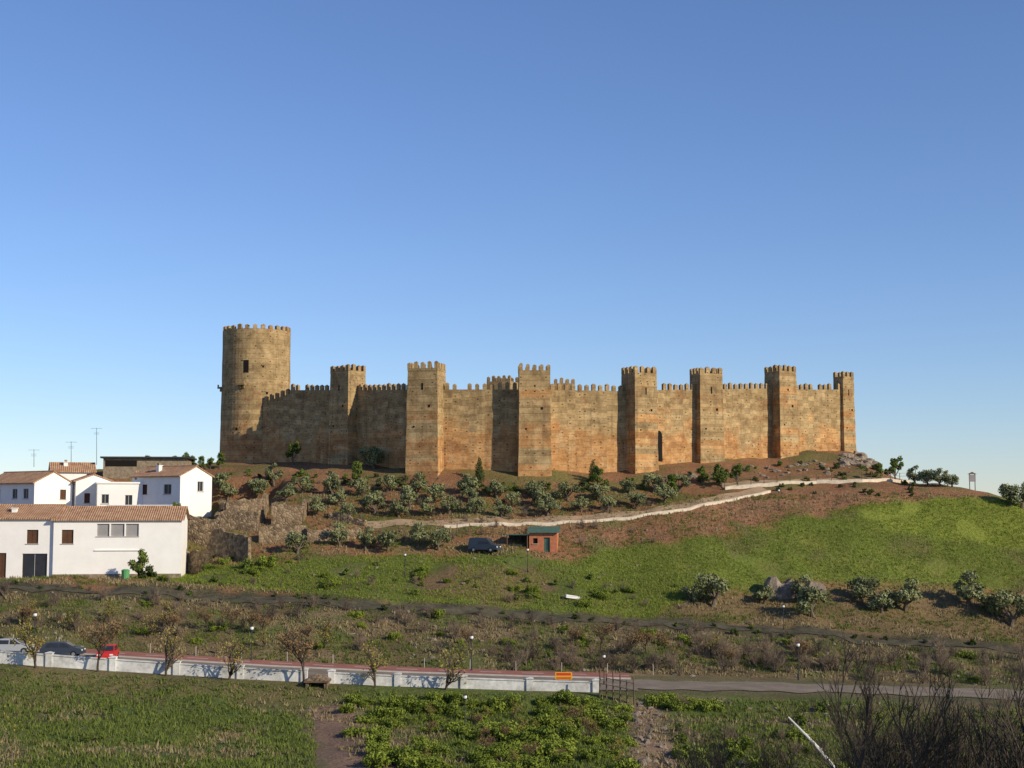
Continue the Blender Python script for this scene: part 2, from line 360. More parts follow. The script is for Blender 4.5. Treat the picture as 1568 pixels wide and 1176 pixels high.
# ------------------------------------------------------------ ribbons
def dens(pts,st=1.0):
    out=[]
    for i in range(len(pts)-1):
        a=Vector(pts[i]); b=Vector(pts[i+1]); k=max(1,int((b-a).length/st))
        for j in range(k): out.append(a.lerp(b,j/k))
    out.append(Vector(pts[-1])); return out
def ribbon(name,pts,o0,o1,dz,mat,h=0.0,drape=True,st=1.0,cols=4,parent=None,dash=None,wob=0.0):
    P_=dens(pts,st); mb=MB(); rows=[]
    for i,p in enumerate(P_):
        d=(P_[min(i+1,len(P_)-1)]-P_[max(0,i-1)]); d.z=0; d.normalize(); nrm=Vector((-d.y,d.x,0))
        row=[]; wa=wob*noise.noise((p.x*.4,p.y*.4,1)); wb=wob*noise.noise((p.x*.4,p.y*.4,7))
        for k in range(cols+1):
            q=p+nrm*lerp(o0+wa,o1+wb,k/cols); zz=(H(q.x,q.y) if drape else p.z)+dz; row.append(Vector((q.x,q.y,zz)))
        rows.append(row)
    V=[q for r in rows for q in r]; c=cols+1
    Fc=[]
    for i in range(len(rows)-1):
        if dash and (i//dash)%2: continue
        for k in range(cols): Fc.append((i*c+k,(i+1)*c+k,(i+1)*c+k+1,i*c+k+1))
    mb.add(V,[f[::-1] for f in Fc],0)
    if h:
        V2=[q-Vector((0,0,h)) for r in rows for q in (r[0],r[-1])]; o=len(mb.v); mb.add(V2,[],0)
        for i in range(len(rows)-1):
            mb.f.append((i*c,(i+1)*c,o+2*(i+1),o+2*i)); mb.m.append(0)
            mb.f.append(((i+1)*c+cols,i*c+cols,o+2*i+1,o+2*(i+1)+1)); mb.m.append(0)
        e=(len(rows)-1)
        mb.f.append((0,o,o+1,cols)); mb.m.append(0); mb.f.append((e*c,e*c+cols,o+2*e+1,o+2*e)); mb.m.append(0)
    return mb.build(name,[mat],parent=parent)
RP=[tuple(p) for p in road]
xe=12.0; RPL=[p for p in RP if p[0]<xe]+[(xe,143.5,float(np.interp(xe,road[:,0],road[:,2])))]
RPR=[RPL[-1]]+[p for p in RP if p[0]>xe]
rd=empty('road')
ribbon('asphalt_surface',RPL,-5.6,3.6,0.05,M_asph,drape=False,parent=rd)
ribbon('worn_surface',RPR,-3.6,3.6,0.05,M_asph,drape=False,parent=rd,wob=1.8,st=.7)
ribbon('centre_line',RPL,-1.05,-0.93,0.054,M_paint,drape=False,parent=rd,dash=3,cols=1)
sw=empty('pavement')
ribbon('kerb',RPL,3.6,3.8,0.18,M_kerb,h=0.4,drape=False,parent=sw,cols=1)
ribbon('red_paving_surface',RPL,3.8,7.6,0.19,M_redpave,h=0.4,drape=False,parent=sw,cols=2)
ribbon('white_paving_bands',RPL,5.6,5.8,0.194,M_paint,drape=False,parent=sw,cols=1,dash=2)
TR=[(-250,872),(0,898),(200,906),(480,921),(700,936),(1000,957),(1300,977),(1568,998),(1800,1015)]
tp=[hit(a,b_,150) for a,b_ in TR]
ribbon('dirt_track',[tuple(p) for p in tp],-1.1,1.1,0.08,M_track,drape=True,st=0.6,cols=3,wob=1.2)
PW=[(560,812),(680,808),(800,806),(960,797),(1020,787),(1080,776),(1130,766),(1180,754)]
pp=[hit(a,b_,175) for a,b_ in PW]
ribbon('footpath',[tuple(p) for p in pp],0.2,2.4,0.08,M_path,st=0.8,cols=3,wob=.6)
ribbon('path_edge_wall',[tuple(p) for p in pp[1:]],-0.1,0.2,0.30,M_pathwall,h=0.8,st=0.8,cols=1,wob=.12)
PW2=[(1110,750),(1190,743),(1250,741),(1320,739),(1392,739)]
pp2=[hit(a,b_,190) for a,b_ in PW2]
ribbon('terrace_path',[tuple(p) for p in pp2],0.2,2.4,0.08,M_path,st=0.8,cols=3)
ribbon('terrace_wall',[tuple(p) for p in pp2],-0.15,0.2,0.42,M_pathwall,h=1.1,st=0.8,cols=1,wob=.12)
mb=MB()
dp=dens([tuple(p) for p in pp2],2.0)
for i,p in enumerate(dp):
    z=H(p.x,p.y); mb.tube([(p.x,p.y,z+0.3),(p.x,p.y,z+1.5)],[0.05,0.05],5)
for hz in (1.0,1.45):
    mb.tube([(p.x,p.y,H(p.x,p.y)+hz) for p in dp],[0.03]*len(dp),4)
mb.build('path_railing',[M_wood])

# ------------------------------------------------------------ parapet
def roadz(x): return float(np.interp(x,road[:,0],road[:,2]))
def parapet(px0,px1):
    x0=W(px0,1030,136.6).x; x1=W(px1,1030,136.6).x; mb=MB()
    k=int((x1-x0)/2); 
    for i in range(k):
        a=lerp(x0,x1,i/k); b_=lerp(x0,x1,(i+1)/k); za=roadz(a*143.5/136.6); zb=roadz(b_*143.5/136.6)
        for (ya,yb,l,hh) in ((136.45,136.75,-1.8,0.88),(136.38,136.82,0.88,0.98)):
            V=[(a,ya,za+l),(b_,ya,zb+l),(b_,yb,zb+l),(a,yb,za+l),(a,ya,za+hh),(b_,ya,zb+hh),(b_,yb,zb+hh),(a,yb,za+hh)]
            mb.add(V,[(0,3,2,1),(4,5,6,7),(0,1,5,4),(2,3,7,6)]+([(3,0,4,7)] if i==0 else [])+([(1,2,6,5)] if i==k-1 else []),0)
    x=x0
    while x<x1+0.1:
        z=roadz(x*143.5/136.6); mb.box(x-0.3,x+0.3,136.3,136.9,z-1.8,z+1.08); mb.merlon(x-0.36,x+0.36,136.24,136.96,z+1.08,z+1.16,0.1)
        x+=(x1-x0)/round((x1-x0)/6.2)
    mb.build('parapet_wall',[M_parapet])
parapet(-120,466); parapet(508,912)

# ------------------------------------------------------------ castle
castle=empty('medieval_castle')
TW=[ (532,227,-43,4.4,3.6,559),(653,214,-15,4.7,4.0,555),(818,213,2,4.6,3.8,558),(979,218,30,4.0,3.6,562),
 (1082,225,22,4.0,3.3,563),(1196,233,30,3.5,3.7,560),(1293,242,34,2.6,2.2,568)]
cent=[]; nrm=[]
for (px,D,az,w_,d_,ty) in TW:
    c_=W(px,650,D); a=math.radians(az); cent.append(Vector((c_.x,c_.y,0))); nrm.append(Vector((math.sin(a),-math.cos(a),0)))
def merl_line(mb,M,x0,x1,y0,y1,z,wm=0.62,gap=0.5,h=0.9,cap=0.2):
    L=x1-x0; k=max(2,round((L+gap)/(wm+gap))); s=(L+gap)/k
    for i in range(k):
        jw=random.uniform(-0.05,0.05); hj=h*random.uniform(0.75,1.05)
        mb.merlon(x0+i*s+jw,x0+i*s+s-gap,y0,y1,z-0.01,z+hj,cap,0,M)
def tower(i,name):
    px,D,az,w_,d_,ty=TW[i]; c_=cent[i]; a=math.radians(az)
    ztop=W(px,ty,D).z-1.05
    zb=min(H(c_.x+dx,c_.y+dy) for dx in (-3,0,3) for dy in (-3,0,3))-1.5
    M=Matrix.Translation((c_.x,c_.y,0))@Matrix.Rotation(a,4,'Z'); mb=MB()
    n_=14; rings=[]
    for k in range(n_+1):
        t=k/n_; z=lerp(zb,ztop-0.35,t); e=0.16*(1-t)+random.uniform(-0.04,0.04)
        rings.append([(-w_/2-e,-d_/2-e+random.uniform(-.03,.03)),(w_/2+e,-d_/2-e),(w_/2+e,d_/2),(-w_/2-e,d_/2)])
        for p in rings[-1]: mb.v.append(tuple(M@Vector((p[0],p[1],z)))); mb.var.append(.5)
    for k in range(n_):
        for s in range(4):
            s2=(s+1)%4; mb.f.append((k*4+s,k*4+s2,k*4+4+s2,k*4+4+s)); mb.m.append(0)
    z0=ztop-0.35
    tt=0.45
    mb.box(-w_/2,w_/2,-d_/2,-d_/2+tt,z0,ztop,0,M); mb.box(-w_/2,w_/2,d_/2-tt,d_/2,z0,ztop,0,M)
    mb.box(-w_/2,-w_/2+tt,-d_/2+tt,d_/2-tt,z0,ztop,0,M); mb.box(w_/2-tt,w_/2,-d_/2+tt,d_/2-tt,z0,ztop,0,M)
    mb.box(-w_/2+tt,w_/2-tt,-d_/2+tt,d_/2-tt,z0-0.3,z0-0.1,0,M)
    merl_line(mb,M,-w_/2,w_/2,-d_/2,-d_/2+tt,ztop); merl_line(mb,M,-w_/2,w_/2,d_/2-tt,d_/2,ztop)
    M2=M@Matrix.Rotation(math.pi/2,4,'Z')
    g0=0.95
    if d_>2.5:
        merl_line(mb,M2,-d_/2+g0,d_/2-g0,-w_/2,-w_/2+tt,ztop); merl_line(mb,M2,-d_/2+g0,d_/2-g0,w_/2-tt,w_/2,ztop)
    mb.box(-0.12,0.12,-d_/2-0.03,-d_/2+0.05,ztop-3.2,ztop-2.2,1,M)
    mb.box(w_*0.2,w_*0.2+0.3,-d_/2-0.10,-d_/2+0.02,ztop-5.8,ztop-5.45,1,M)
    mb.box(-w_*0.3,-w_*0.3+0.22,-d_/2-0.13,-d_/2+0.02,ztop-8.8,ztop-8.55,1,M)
    mb.build(name,[M_castle,M_dark],castle,uv=True)
for i in range(len(TW)): tower(i,'square_tower_%d'%(i+1))
def wall(a,b,za,zb,th,name,nsign=1,merl=True):
    d=(b-a); L=d.length; ux=d.normalized(); out=Vector((ux.y,-ux.x,0))*nsign
    ang=math.atan2(ux.y,ux.x); mb=MB(); k=max(2,int(L/1.2))
    ro=[];
    for i in range(k+1):
        t=i/k; p=a+d*t; zt=lerp(za,zb,t)
        g=min(H(p.x,p.y),H(p.x+out.x*2,p.y+out.y*2))-2.0
        e=random.uniform(-0.05,0.05)
        o=p+out*(th/2+e); q=p-out*(th/2); f_=p+out*(th/2)
        ro.append((Vector((o.x,o.y,g)),Vector((o.x,o.y,lerp(g,zt,0.55)))+out*random.uniform(-.05,.05),Vector((f_.x,f_.y,zt)),Vector((q.x,q.y,zt)),Vector((q.x,q.y,g))))
    V=[v for r in ro for v in r]; Fc=[]
    for i in range(k):
        for s in range(4): Fc.append((i*5+s,(i+1)*5+s,(i+1)*5+s+1,i*5+s+1))
    if nsign<0: Fc=[f[::-1] for f in Fc]
    mb.add(V,Fc,0)
    if merl:
        kk=round(L/1.12); 
        for i in range(kk):
            if random.random()<0.05: continue
            t=(i+0.5)/kk; p=a+d*t; zt=lerp(za,zb,t)-0.03
            M=Matrix.Translation((p.x,p.y,0))@Matrix.Rotation(ang,4,'Z')
            y0,y1=(-th/2,-th/2+0.45) if nsign>0 else (th/2-0.45,th/2)
            hj=random.uniform(0.7,0.95)
            mb.merlon(-0.29,0.29,y0,y1,zt,zt+hj,0.22,0,M)
    return mb.build(name,[M_castle],castle,uv=True)
base=[cent[i]-nrm[i]*(TW[i][4]/2-0.9) for i in range(7)]
KD=244.0; kc=W(392,600,KD); kc.z=0; KR=5.7
kend=W(408,600,KD-4.9); kend.z=0
def ztop(px,y,D): return W(px,y,D).z
mid1=W(449,600,KD-8.2); mid1.z=0
wall(kend,mid1,ztop(410,616,KD-5),ztop(447,604,KD-8),1.6,'curtain_wall_1')
wall(mid1,base[0],ztop(450,598,KD-8),ztop(503,598,228),1.6,'curtain_wall_2')
seg=[(0,1,598,597),(1,2,597,597),(2,3,597,600),(3,4,598,597),(4,5,597,595),(5,6,597,597)]
for s,(i,j,y0,y1) in enumerate(seg):
    wall(base[i],base[j],ztop(TW[i][0],y0,base[i].y),ztop(TW[j][0],y1,base[j].y),1.6,'curtain_wall_%d'%(s+3))
rear=[Vector((kc.x+3,kc.y+4,0)),Vector((-24,260,0)),Vector((4,268,0)),Vector((32,266,0)),Vector((52,256,0)),base[6]+Vector((0.6,0.6,0))]
for i in range(5): wall(rear[i],rear[i+1],18.5,18.5,1.4,'rear_wall_%d'%(i+1),-1)
def plain_tower(name,px,D,w_,ty,az=0):
    c_=W(px,600,D); mb=MB(); M=Matrix.Translation((c_.x,c_.y,0))@Matrix.Rotation(math.radians(az),4,'Z'); zt=W(px,ty,D).z-1
    mb.box(-w_/2,w_/2,-w_/2,w_/2,3,zt,0,M)
    merl_line(mb,M,-w_/2,w_/2,-w_/2,-w_/2+.45,zt); merl_line(mb,M,-w_/2,w_/2,w_/2-.45,w_/2,zt)
    mb.build(name,[M_castle],castle,uv=True)
plain_tower('rear_tower_1',770,262,4.6,577,-20); plain_tower('rear_tower_2',864,266,3.8,580,0)
p=base[3].lerp(base[4],0.27); d=(base[4]-base[3]).normalized(); M=Matrix.Translation((p.x,p.y,0))@Matrix.Rotation(math.atan2(d.y,d.x),4,'Z')
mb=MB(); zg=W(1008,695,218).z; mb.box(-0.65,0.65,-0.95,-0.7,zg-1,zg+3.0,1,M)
mb.tube([M@Vector((0,-0.94,zg+3.0)),M@Vector((0,-0.7,zg+3.0))],[0.65,0.65],16,1)
mb.box(-0.95,-0.66,-0.98,-0.7,zg-1,zg+3.0,0,M); mb.box(0.66,0.95,-0.98,-0.7,zg-1,zg+3.0,0,M)
mb.build('arched_gateway',[M_castle,M_dark],castle,uv=True)
# keep
mb=MB(); kz0=min(H(kc.x+a,kc.y+b_) for a in (-5,0,5) for b_ in (-5,0,5))-1.5; kz1=W(392,500,KD).z-1.0
NS=56; NR=22
for k in range(NR+1):
    t=k/NR; z=lerp(kz0,kz1,t); 
    for s in range(NS):
        a=2*math.pi*s/NS; r=KR+0.28*(1-t)**1.5+0.06*noise.noise((math.cos(a)*3,math.sin(a)*3,z*0.6)); mb.v.append((r*math.cos(a),r*math.sin(a),z)); mb.var.append(.5)
for k in range(NR):
    for s in range(NS):
        s2=(s+1)%NS; mb.f.append((k*NS+s,k*NS+s2,(k+1)*NS+s2,(k+1)*NS+s)); mb.m.append(0)
o=len(mb.v)
for s in range(NS):
    a=2*math.pi*s/NS
    mb.v.append(((KR-.5)*math.cos(a),(KR-.5)*math.sin(a),kz1)); mb.v.append(((KR-.5)*math.cos(a),(KR-.5)*math.sin(a),kz1-1)); mb.var+= [.5,.5]
for s in range(NS):
    s2=(s+1)%NS; mb.f.append((NR*NS+s,NR*NS+s2,o+2*s2,o+2*s)); mb.f.append((o+2*s,o+2*s2,o+2*s2+1,o+2*s+1)); mb.m+=[0,0]
mb.f.append(tuple(o+2*s+1 for s in range(NS))); mb.m.append(0)
for s in range(26):
    a=2*math.pi*s/26; M=Matrix.Rotation(a,4,'Z'); mb.merlon(KR-0.5,KR,-0.34,0.34,kz1-0.01,kz1+0.7*random.uniform(.75,1.1),0.18,0,M)
def polar(px):
    s_=(px-392)/2200*KD/KR; base_a=math.atan2(-kc.y,-kc.x); return base_a+math.asin(max(-1,min(1,s_)))
def kz(y): return W(392,y,KD-5).z
for (px,y0,y1,ww) in ((377,552,571,0.42),(408,600,604,0.2),(420,640,644,0.2),(365,655,659,0.18),(402,560,563,0.15)):
    M=Matrix.Rotation(polar(px),4,'Z'); mb.box(KR-0.5,KR+0.09+0.1*(y0>600),-ww/1,ww,kz(y1),kz(y0),1,M)
    mb.box(KR-.4,KR+0.16+0.1*(y0>600),-ww-.12,ww+.12,kz(y0),kz(y0)+.16,0,M)
for (px,y) in ((372,590),(339,592)):
    M=Matrix.Rotation(polar(px),4,'Z'); z=kz(y)
    mb.box(KR-0.2,KR+0.75,-0.6,0.6,z,z+0.25,0,M); mb.box(KR-0.2,KR+0.35,-0.45,-0.2,z-0.5,z,0,M); mb.box(KR-0.2,KR+0.35,0.2,0.45,z-0.5,z,0,M)
    mb.box(KR+0.5,KR+0.74,-0.58,0.58,z+0.25,z+0.6,0,M)
ob=mb.build('round_keep',[M_castle,M_dark],castle,uv=True,loc=(kc.x,kc.y,0))
uvl=ob.data.uv_layers[0].data
for p_ in ob.data.polygons:
    aa=math.atan2(p_.center.y,p_.center.x)
    for li in p_.loop_indices:
        co=ob.data.vertices[ob.data.loops[li].vertex_index].co; a2=math.atan2(co.y,co.x)
        while a2-aa>3.14: a2-=6.2832
        while aa-a2>3.14: a2+=6.2832
        uvl[li].uv=(a2*KR,co.z)

# ------------------------------------------------------------ houses
HM=[M_white,M_tile,M_glass,M_brown,M_grey,M_frame,M_stone,M_dark]
def facade(mb,o,u,nn,Wd,Hh,ops):
    o=Vector(o); u=Vector(u); nn=Vector(nn); Zv=Vector((0,0,1))
    us=sorted(set([0,Wd]+[a for q in ops for a in (q[0],q[2])])); vs=sorted(set([0,Hh]+[a for q in ops for a in (q[1],q[3])]))
    pt=lambda a,b_,d=0:o+u*a+Zv*b_-nn*d
    for i in range(len(us)-1):
        for j in range(len(vs)-1):
            cu=(us[i]+us[i+1])/2; cv=(vs[j]+vs[j+1])/2
            if any(q[0]<cu<q[2] and q[1]<cv<q[3] for q in ops): continue
            mb.add([pt(us[i],vs[j]),pt(us[i+1],vs[j]),pt(us[i+1],vs[j+1]),pt(us[i],vs[j+1])],[(0,1,2,3)],0)
    for (a0,b0,a1,b1,mi) in ops:
        dd=0.18
        mb.add([pt(a0,b0),pt(a1,b0),pt(a1,b1),pt(a0,b1),pt(a0,b0,dd),pt(a1,b0,dd),pt(a1,b1,dd),pt(a0,b1,dd)],[(0,4,5,1),(1,5,6,2),(2,6,7,3),(3,7,4,0)],0)
        mb.add([pt(a0,b0,dd),pt(a1,b0,dd),pt(a1,b1,dd),pt(a0,b1,dd)],[(0,1,2,3)],mi)
        if mi==2 or mi==3:
            for (x0,x1,y0,y1) in ((a0,a0+.07,b0,b1),(a1-.07,a1,b0,b1),((a0+a1)/2-.03,(a0+a1)/2+.03,b0+.07,b1-.07),(a0+.07,a1-.07,b0,b0+.07),(a0+.07,a1-.07,b1-.07,b1)):
                q=[pt(x0,y0,dd-.04),pt(x1,y0,dd-.04),pt(x1,y1,dd-.04),pt(x0,y1,dd-.04)]; mb.add(q,[(0,1,2,3)],5 if mi==2 else 3)
        if b0>0.5:
            s=[pt(a0-.1,b0-.08,-.1),pt(a1+.1,b0-.08,-.1),pt(a1+.1,b0,-.1),pt(a0-.1,b0,-.1),pt(a0-.1,b0-.08),pt(a1+.1,b0-.08),pt(a1+.1,b0),pt(a0-.1,b0)]
            mb.add(s,[(0,1,2,3),(3,2,6,7),(0,4,5,1),(0,3,7,4),(1,5,6,2)],5)
def house(name,loc,rot,wx,ly,h,ridge,pitch,front=(),left=(),right=(),plinth=False,chim=None,ov=0.35,flat=False,ledge=None):
    e=empty(name,loc,math.radians(rot)); mb=MB()
    facade(mb,(0,0,0),(1,0,0),(0,-1,0),wx,h,list(front)); facade(mb,(0,ly,0),(0,-1,0),(-1,0,0),ly,h,list(left))
    facade(mb,(wx,0,0),(0,1,0),(1,0,0),ly,h,list(right)); facade(mb,(wx,ly,0),(-1,0,0),(0,1,0),wx,h,[])
    tp_=math.tan(math.radians(pitch)); 
    mb.box(0.01,wx-.01,0.01,ly-.01,-2,-.004,6)
    if ledge: mb.box(ledge[0],ledge[1],-.14,-.003,ledge[2],ledge[2]+.1,0)
    if flat:
        mb.box(-.15,wx+.15,-.15,ly+.15,h+.003,h+.25,0)
        mb.build('walls',HM,e,uv=True); return e
    if ridge=='x':
        hr=h+tp_*ly/2
        mb.add([(0,0,h),(0,ly,h),(0,ly/2,hr)],[(0,2,1)],0); mb.add([(wx,0,h),(wx,ly,h),(wx,ly/2,hr)],[(0,1,2)],0)
    else:
        hr=h+tp_*wx/2
        mb.add([(0,0,h),(wx,0,h),(wx/2,0,hr)],[(0,1,2)],0); mb.add([(0,ly,h),(wx,ly,h),(wx/2,ly,hr)],[(0,2,1)],0)
    mb.build('walls',HM,e,uv=True)
    rb=MB(); t=0.16
    def slab(a,b_,c_,d_):
        a,b_,c_,d_=map(Vector,(a,b_,c_,d_)); up_=Vector((0,0,t))
        rb.add([a,b_,c_,d_,a+up_,b_+up_,c_+up_,d_+up_],[(0,3,2,1),(4,5,6,7),(0,1,5,4),(1,2,6,5),(2,3,7,6),(3,0,4,7)],1)
    lo=h-ov*tp_+0.02
    if ridge=='x':
        slab((-ov,-ov,lo),(wx+ov,-ov,lo),(wx+ov,ly/2,hr+.02),(-ov,ly/2,hr+.02)); slab((-ov,ly/2,hr+.02),(wx+ov,ly/2,hr+.02),(wx+ov,ly+ov,lo),(-ov,ly+ov,lo))
        rb.tube([(-ov,ly/2,hr+.16),(wx+ov,ly/2,hr+.16)],[.13,.13],8,1)
    else:
        slab((-ov,-ov*.4,lo),(wx/2,-ov*.4,hr+.02),(wx/2,ly+ov,hr+.02),(-ov,ly+ov,lo)); slab((wx/2,-ov*.4,hr+.02),(wx+ov,-ov*.4,lo),(wx+ov,ly+ov,lo),(wx/2,ly+ov,hr+.02))
        rb.tube([(wx/2,-ov*.4,hr+.16),(wx/2,ly+ov,hr+.16)],[.13,.13],8,1)
    rb.build('roof',HM,e,uv=True)
    if plinth:
        q=MB(); q.box(-.05,wx+.05,-.07,-.002,-1,.55,6); q.build('stone_plinth',HM,e)
    if chim:
        q=MB()
        for (cx,cy,ch) in chim:
            q.box(cx-.3,cx+.3,cy-.3,cy+.3,h,hr+ch,0); q.box(-.4+cx,.4+cx,cy-.4,cy+.4,hr+ch+.003,hr+ch+.1,0); q.box(cx-.2,cx+.2,cy-.2,cy+.2,hr+ch+.103,hr+ch+.4,6)
        q.build('chimney',HM,e)
    return e
sc=180/2200
def mx(px): return (px-80)*sc*1.02
def my(y): return (884-y)*sc
house('white_house',(HA.x,HA.y,zA),8,15.6,9,my(795),'x',18,front=[(mx(92),my(831),mx(109),my(810),3),(mx(143),my(820),mx(161),my(801),4),(mx(163),my(820),mx(183),my(801),4),(mx(185),my(820),mx(204),my(801),4)],plinth=True,ledge=(mx(140),mx(206),my(842)),chim=[(1.2,5.0,-.1)])
ang=math.radians(4)
house('white_house',(HA.x-15*math.cos(ang)-0.05,HA.y-15*math.sin(ang)+0.4,zA),4,15,9,my(793),'x',19,
  front=[(15+mx(40),my(831),15+mx(57),my(810),3),(15+mx(34),0.02,15+mx(71),my(846),2),(15+mx(0),0.02,15+mx(11),my(845),3)],plinth=False,chim=[(15+mx(15),2.0,-0.3)])
sB=200/2200
house('white_gabled_house',(uB.x,uB.y,uB.z),55,5.9,10,(790-727)*sB,'y',24,front=[(3.2,3.6,4.3,5.0,2)],left=[(6.6,3.2,8.2,4.6,2),(2,3.2,3.2,4.6,3)],chim=[(1.4,6,0.2)])
house('white_gabled_house',(uC.x,uC.y,uB.z),52,6.2,12,(790-737)*sB,'y',26,front=[(4.2,2.5,5.2,3.9,3)],left=[(9.3,2.6,10.6,4.0,2),(6.6,2.6,7.9,4.0,2),(2.5,2.6,3.6,4.0,2)])
uD=W(108,770,205); 
house('white_terraced_house',(uD.x+0.4,uD.y+1,uB.z),25,5.0,6,5.1,'y',20,front=[(1.2,2.0,2.0,3.4,3),(3.2,2.0,4.2,3.4,2)])
uE=W(150,770,203)
house('white_terraced_house',(uE.x,uE.y-0.5,uB.z),18,6.2,5,4.7,'x',10,front=[(0.6,1.9,1.6,3.2,2),(3.8,0.9,4.8,3.1,2)],flat=True)
uG=W(205,770,204)
house('white_terraced_house',(uG.x,uG.y+1.5,uB.z),14,7,6,5.4,'x',18,front=[(1,2.0,2.1,3.4,2),(3.8,2.0,5,3.4,2)])
uH=W(100,740,214)
house('white_terraced_house',(uH.x-2,uH.y,uB.z+1.5),20,6,6,5.2,'x',22,chim=[(2,2,.2)])
uF=W(158,712,218); e=empty('hilltop_shed',(uF.x,uF.y,uB.z+1),math.radians(6)); mb=MB(); zt=W(158,697,218).z-uB.z-1
mb.box(0,12.5,0,8,0,zt-.5,0); mb.box(-.4,13,-.5,8.5,zt-.45,zt-.2,1); mb.box(0.3,5,.1-.12,-.004,zt-1.7,zt-.8,2)
mb.build('shed_body',[M_stone,M_dmetal,M_dark],e)
mb=MB(); q=W(215,800,196); Mq=Matrix.Translation((q.x,q.y,uB.z))@Matrix.Rotation(.15,4,'Z')
mb.box(-4.5,4.8,0,.3,-1.5,1.6,0,Mq); mb.box(-4.6,4.9,-.08,.38,1.603,1.7,0,Mq)
mb.build('garden_wall',[M_white])
def stonewall(name,a,b_,h0,h1,th=0.6,mat=M_stone,jag=0.25,down=1.5):
    mb=MB(); d=(b_-a); L=math.hypot(d.x,d.y); k=max(2,int(L/0.6)); u=Vector((d.x/L,d.y/L,0)); n_=Vector((u.y,-u.x,0))*th/2
    for i in range(k+1):
        p=a+u*(L*i/k); z=H(p.x,p.y); hh=lerp(h0,h1,i/k)+random.uniform(-jag,jag)
        j=n_*random.uniform(-.1,.2)
        for q,zz in ((p+n_,z-down),(p+n_+j,z+hh*.5),(p+n_*.8,z+hh),(p-n_*.8,z+hh+random.uniform(-.08,.08)),(p-n_,z-down)): mb.v.append((q.x,q.y,zz)); mb.var.append(.5)
    for i in range(k):
        for s in range(4): mb.f.append((i*5+s,(i+1)*5+s,(i+1)*5+s+1,i*5+s+1)); mb.m.append(0)
    for e_ in (0,k): mb.f.append(tuple(e_*5+s for s in (range(5) if e_==0 else range(4,-1,-1)))); mb.m.append(0)
    return mb.build(name,[mat])
def rub():
    m,nt,b=new_mat('rubble_masonry'); ps=posn(nt)
    v=nd(nt,'ShaderNodeTexVoronoi'); v.inputs['Scale'].default_value=2.6; nt.links.new(ps,v.inputs['Vector'])
    v2=nd(nt,'ShaderNodeTexVoronoi',feature='DISTANCE_TO_EDGE'); v2.inputs['Scale'].default_value=2.6; nt.links.new(ps,v2.inputs['Vector'])
    sp=nd(nt,'ShaderNodeSeparateColor'); nt.links.new(v.outputs['Color'],sp.inputs[0])
    c=ramp(nt,sp.outputs[0],[(0,(0.12,0.085,0.055)),(0.5,(0.22,0.16,0.10)),(1,(0.32,0.24,0.15))])
    c=mixc(nt,ramp(nt,v2.outputs['Distance'],[(0.0,0.8),(0.06,0.0)]),c,(0.06,0.045,0.03))
    nt.links.new(c,b.inputs['Base Color']); bump(nt,b,v2.outputs['Distance'],0.8,0.2); return m
M_rub=rub()
def hp(px,py,d=150): return hit(px,py,d)
stonewall('rubble_wall',hp(268,862),hp(382,862),3.0,3.3,mat=M_rub)
stonewall('rubble_wall',hp(275,822),hp(395,815),2.2,2.6,mat=M_rub)
stonewall('rubble_wall',hp(396,832),hp(470,828),2.3,1.9,mat=M_rub)
stonewall('rubble_wall',hp(470,830),hp(552,822),1.8,1.1,mat=M_rub)
e=empty('ruined_stone_hut'); 
for (a,b_,h0,h1) in (((345,800),(400,800),2.6,3.0),((400,800),(408,785),3.0,2.5),((345,800),(338,785),2.4,2.0),((415,806),(462,802),3.2,2.6),((462,802),(468,788),2.6,2)):
    o_=stonewall('masonry_wall',hp(*a),hp(*b_),h0,h1,mat=M_rub); o_.parent=e
stonewall('rubble_wall',hp(505,795),hp(560,806),.9,.6,mat=M_rub,jag=.3)
stonewall('stone_quarry_face',hp(1172,912),hp(1262,912),1.8,0.9,mat=M_rock,jag=.6,th=2)
stonewall('rubble_wall',hp(330,808),hp(400,780),1.2,1.0,mat=M_rub)
def antenna(px,pyb,pyt,D):
    a=W(px,pyb,D); t=W(px,pyt,D); mb=MB(); mb.tube([a,t],[.04,.03],5)
    mb.tube([t+Vector((-.8,0,-.1)),t+Vector((.8,0,-.1))],[.02,.02],4)
    for k in range(6): mb.tube([t+Vector((-.75+k*.3,-.35,-.1)),t+Vector((-.75+k*.3,.35,-.1))],[.015,.015],4)
    for k in range(3): mb.tube([t+Vector((-.4,0,-.7-k*.15)),t+Vector((.4,0,-.7-k*.15))],[.015,.015],4)
    mb.build('tv_antenna',[M_dmetal])
antenna(109,712,676,208); antenna(148,712,655,216); antenna(52,715,688,212)

# ------------------------------------------------------------ brick shed
s0=hp(828,846); s0.z=H(s0.x,s0.y)
e=empty('brick_shed',s0,math.radians(-6)); mb=MB()
facade(mb,(-1.5,0,0),(1,0,0),(0,-1,0),3.6,2.5,[(0.5,1.1,1.1,1.8,7),(1.9,0.02,2.7,1.9,3)]); facade(mb,(2.1,0,0),(0,1,0),(1,0,0),3,2.5,[]); facade(mb,(-1.5,3,0),(0,-1,0),(-1,0,0),3,2.5,[]); facade(mb,(2.1,3,0),(-1,0,0),(0,1,0),3.6,2.5,[])
mb.box(-1.48,2.08,.02,2.98,-1.5,-.003,0)
mb.build('brick_walls',[M_brick,M_tile,M_glass,M_gtin,M_grey,M_frame,M_stone,M_dark],e)
mb=MB(); mb.add([(-1.8,-.4,2.5),(2.4,-.4,2.5),(2.4,3.3,3.2),(-1.8,3.3,3.2),(-1.8,-.4,2.58),(2.4,-.4,2.58),(2.4,3.3,3.28),(-1.8,3.3,3.28)],[(0,3,2,1),(4,5,6,7),(0,1,5,4),(1,2,6,5),(2,3,7,6),(3,0,4,7)],0); mb.build('tin_roof',[M_gtin],e)
mb=MB()
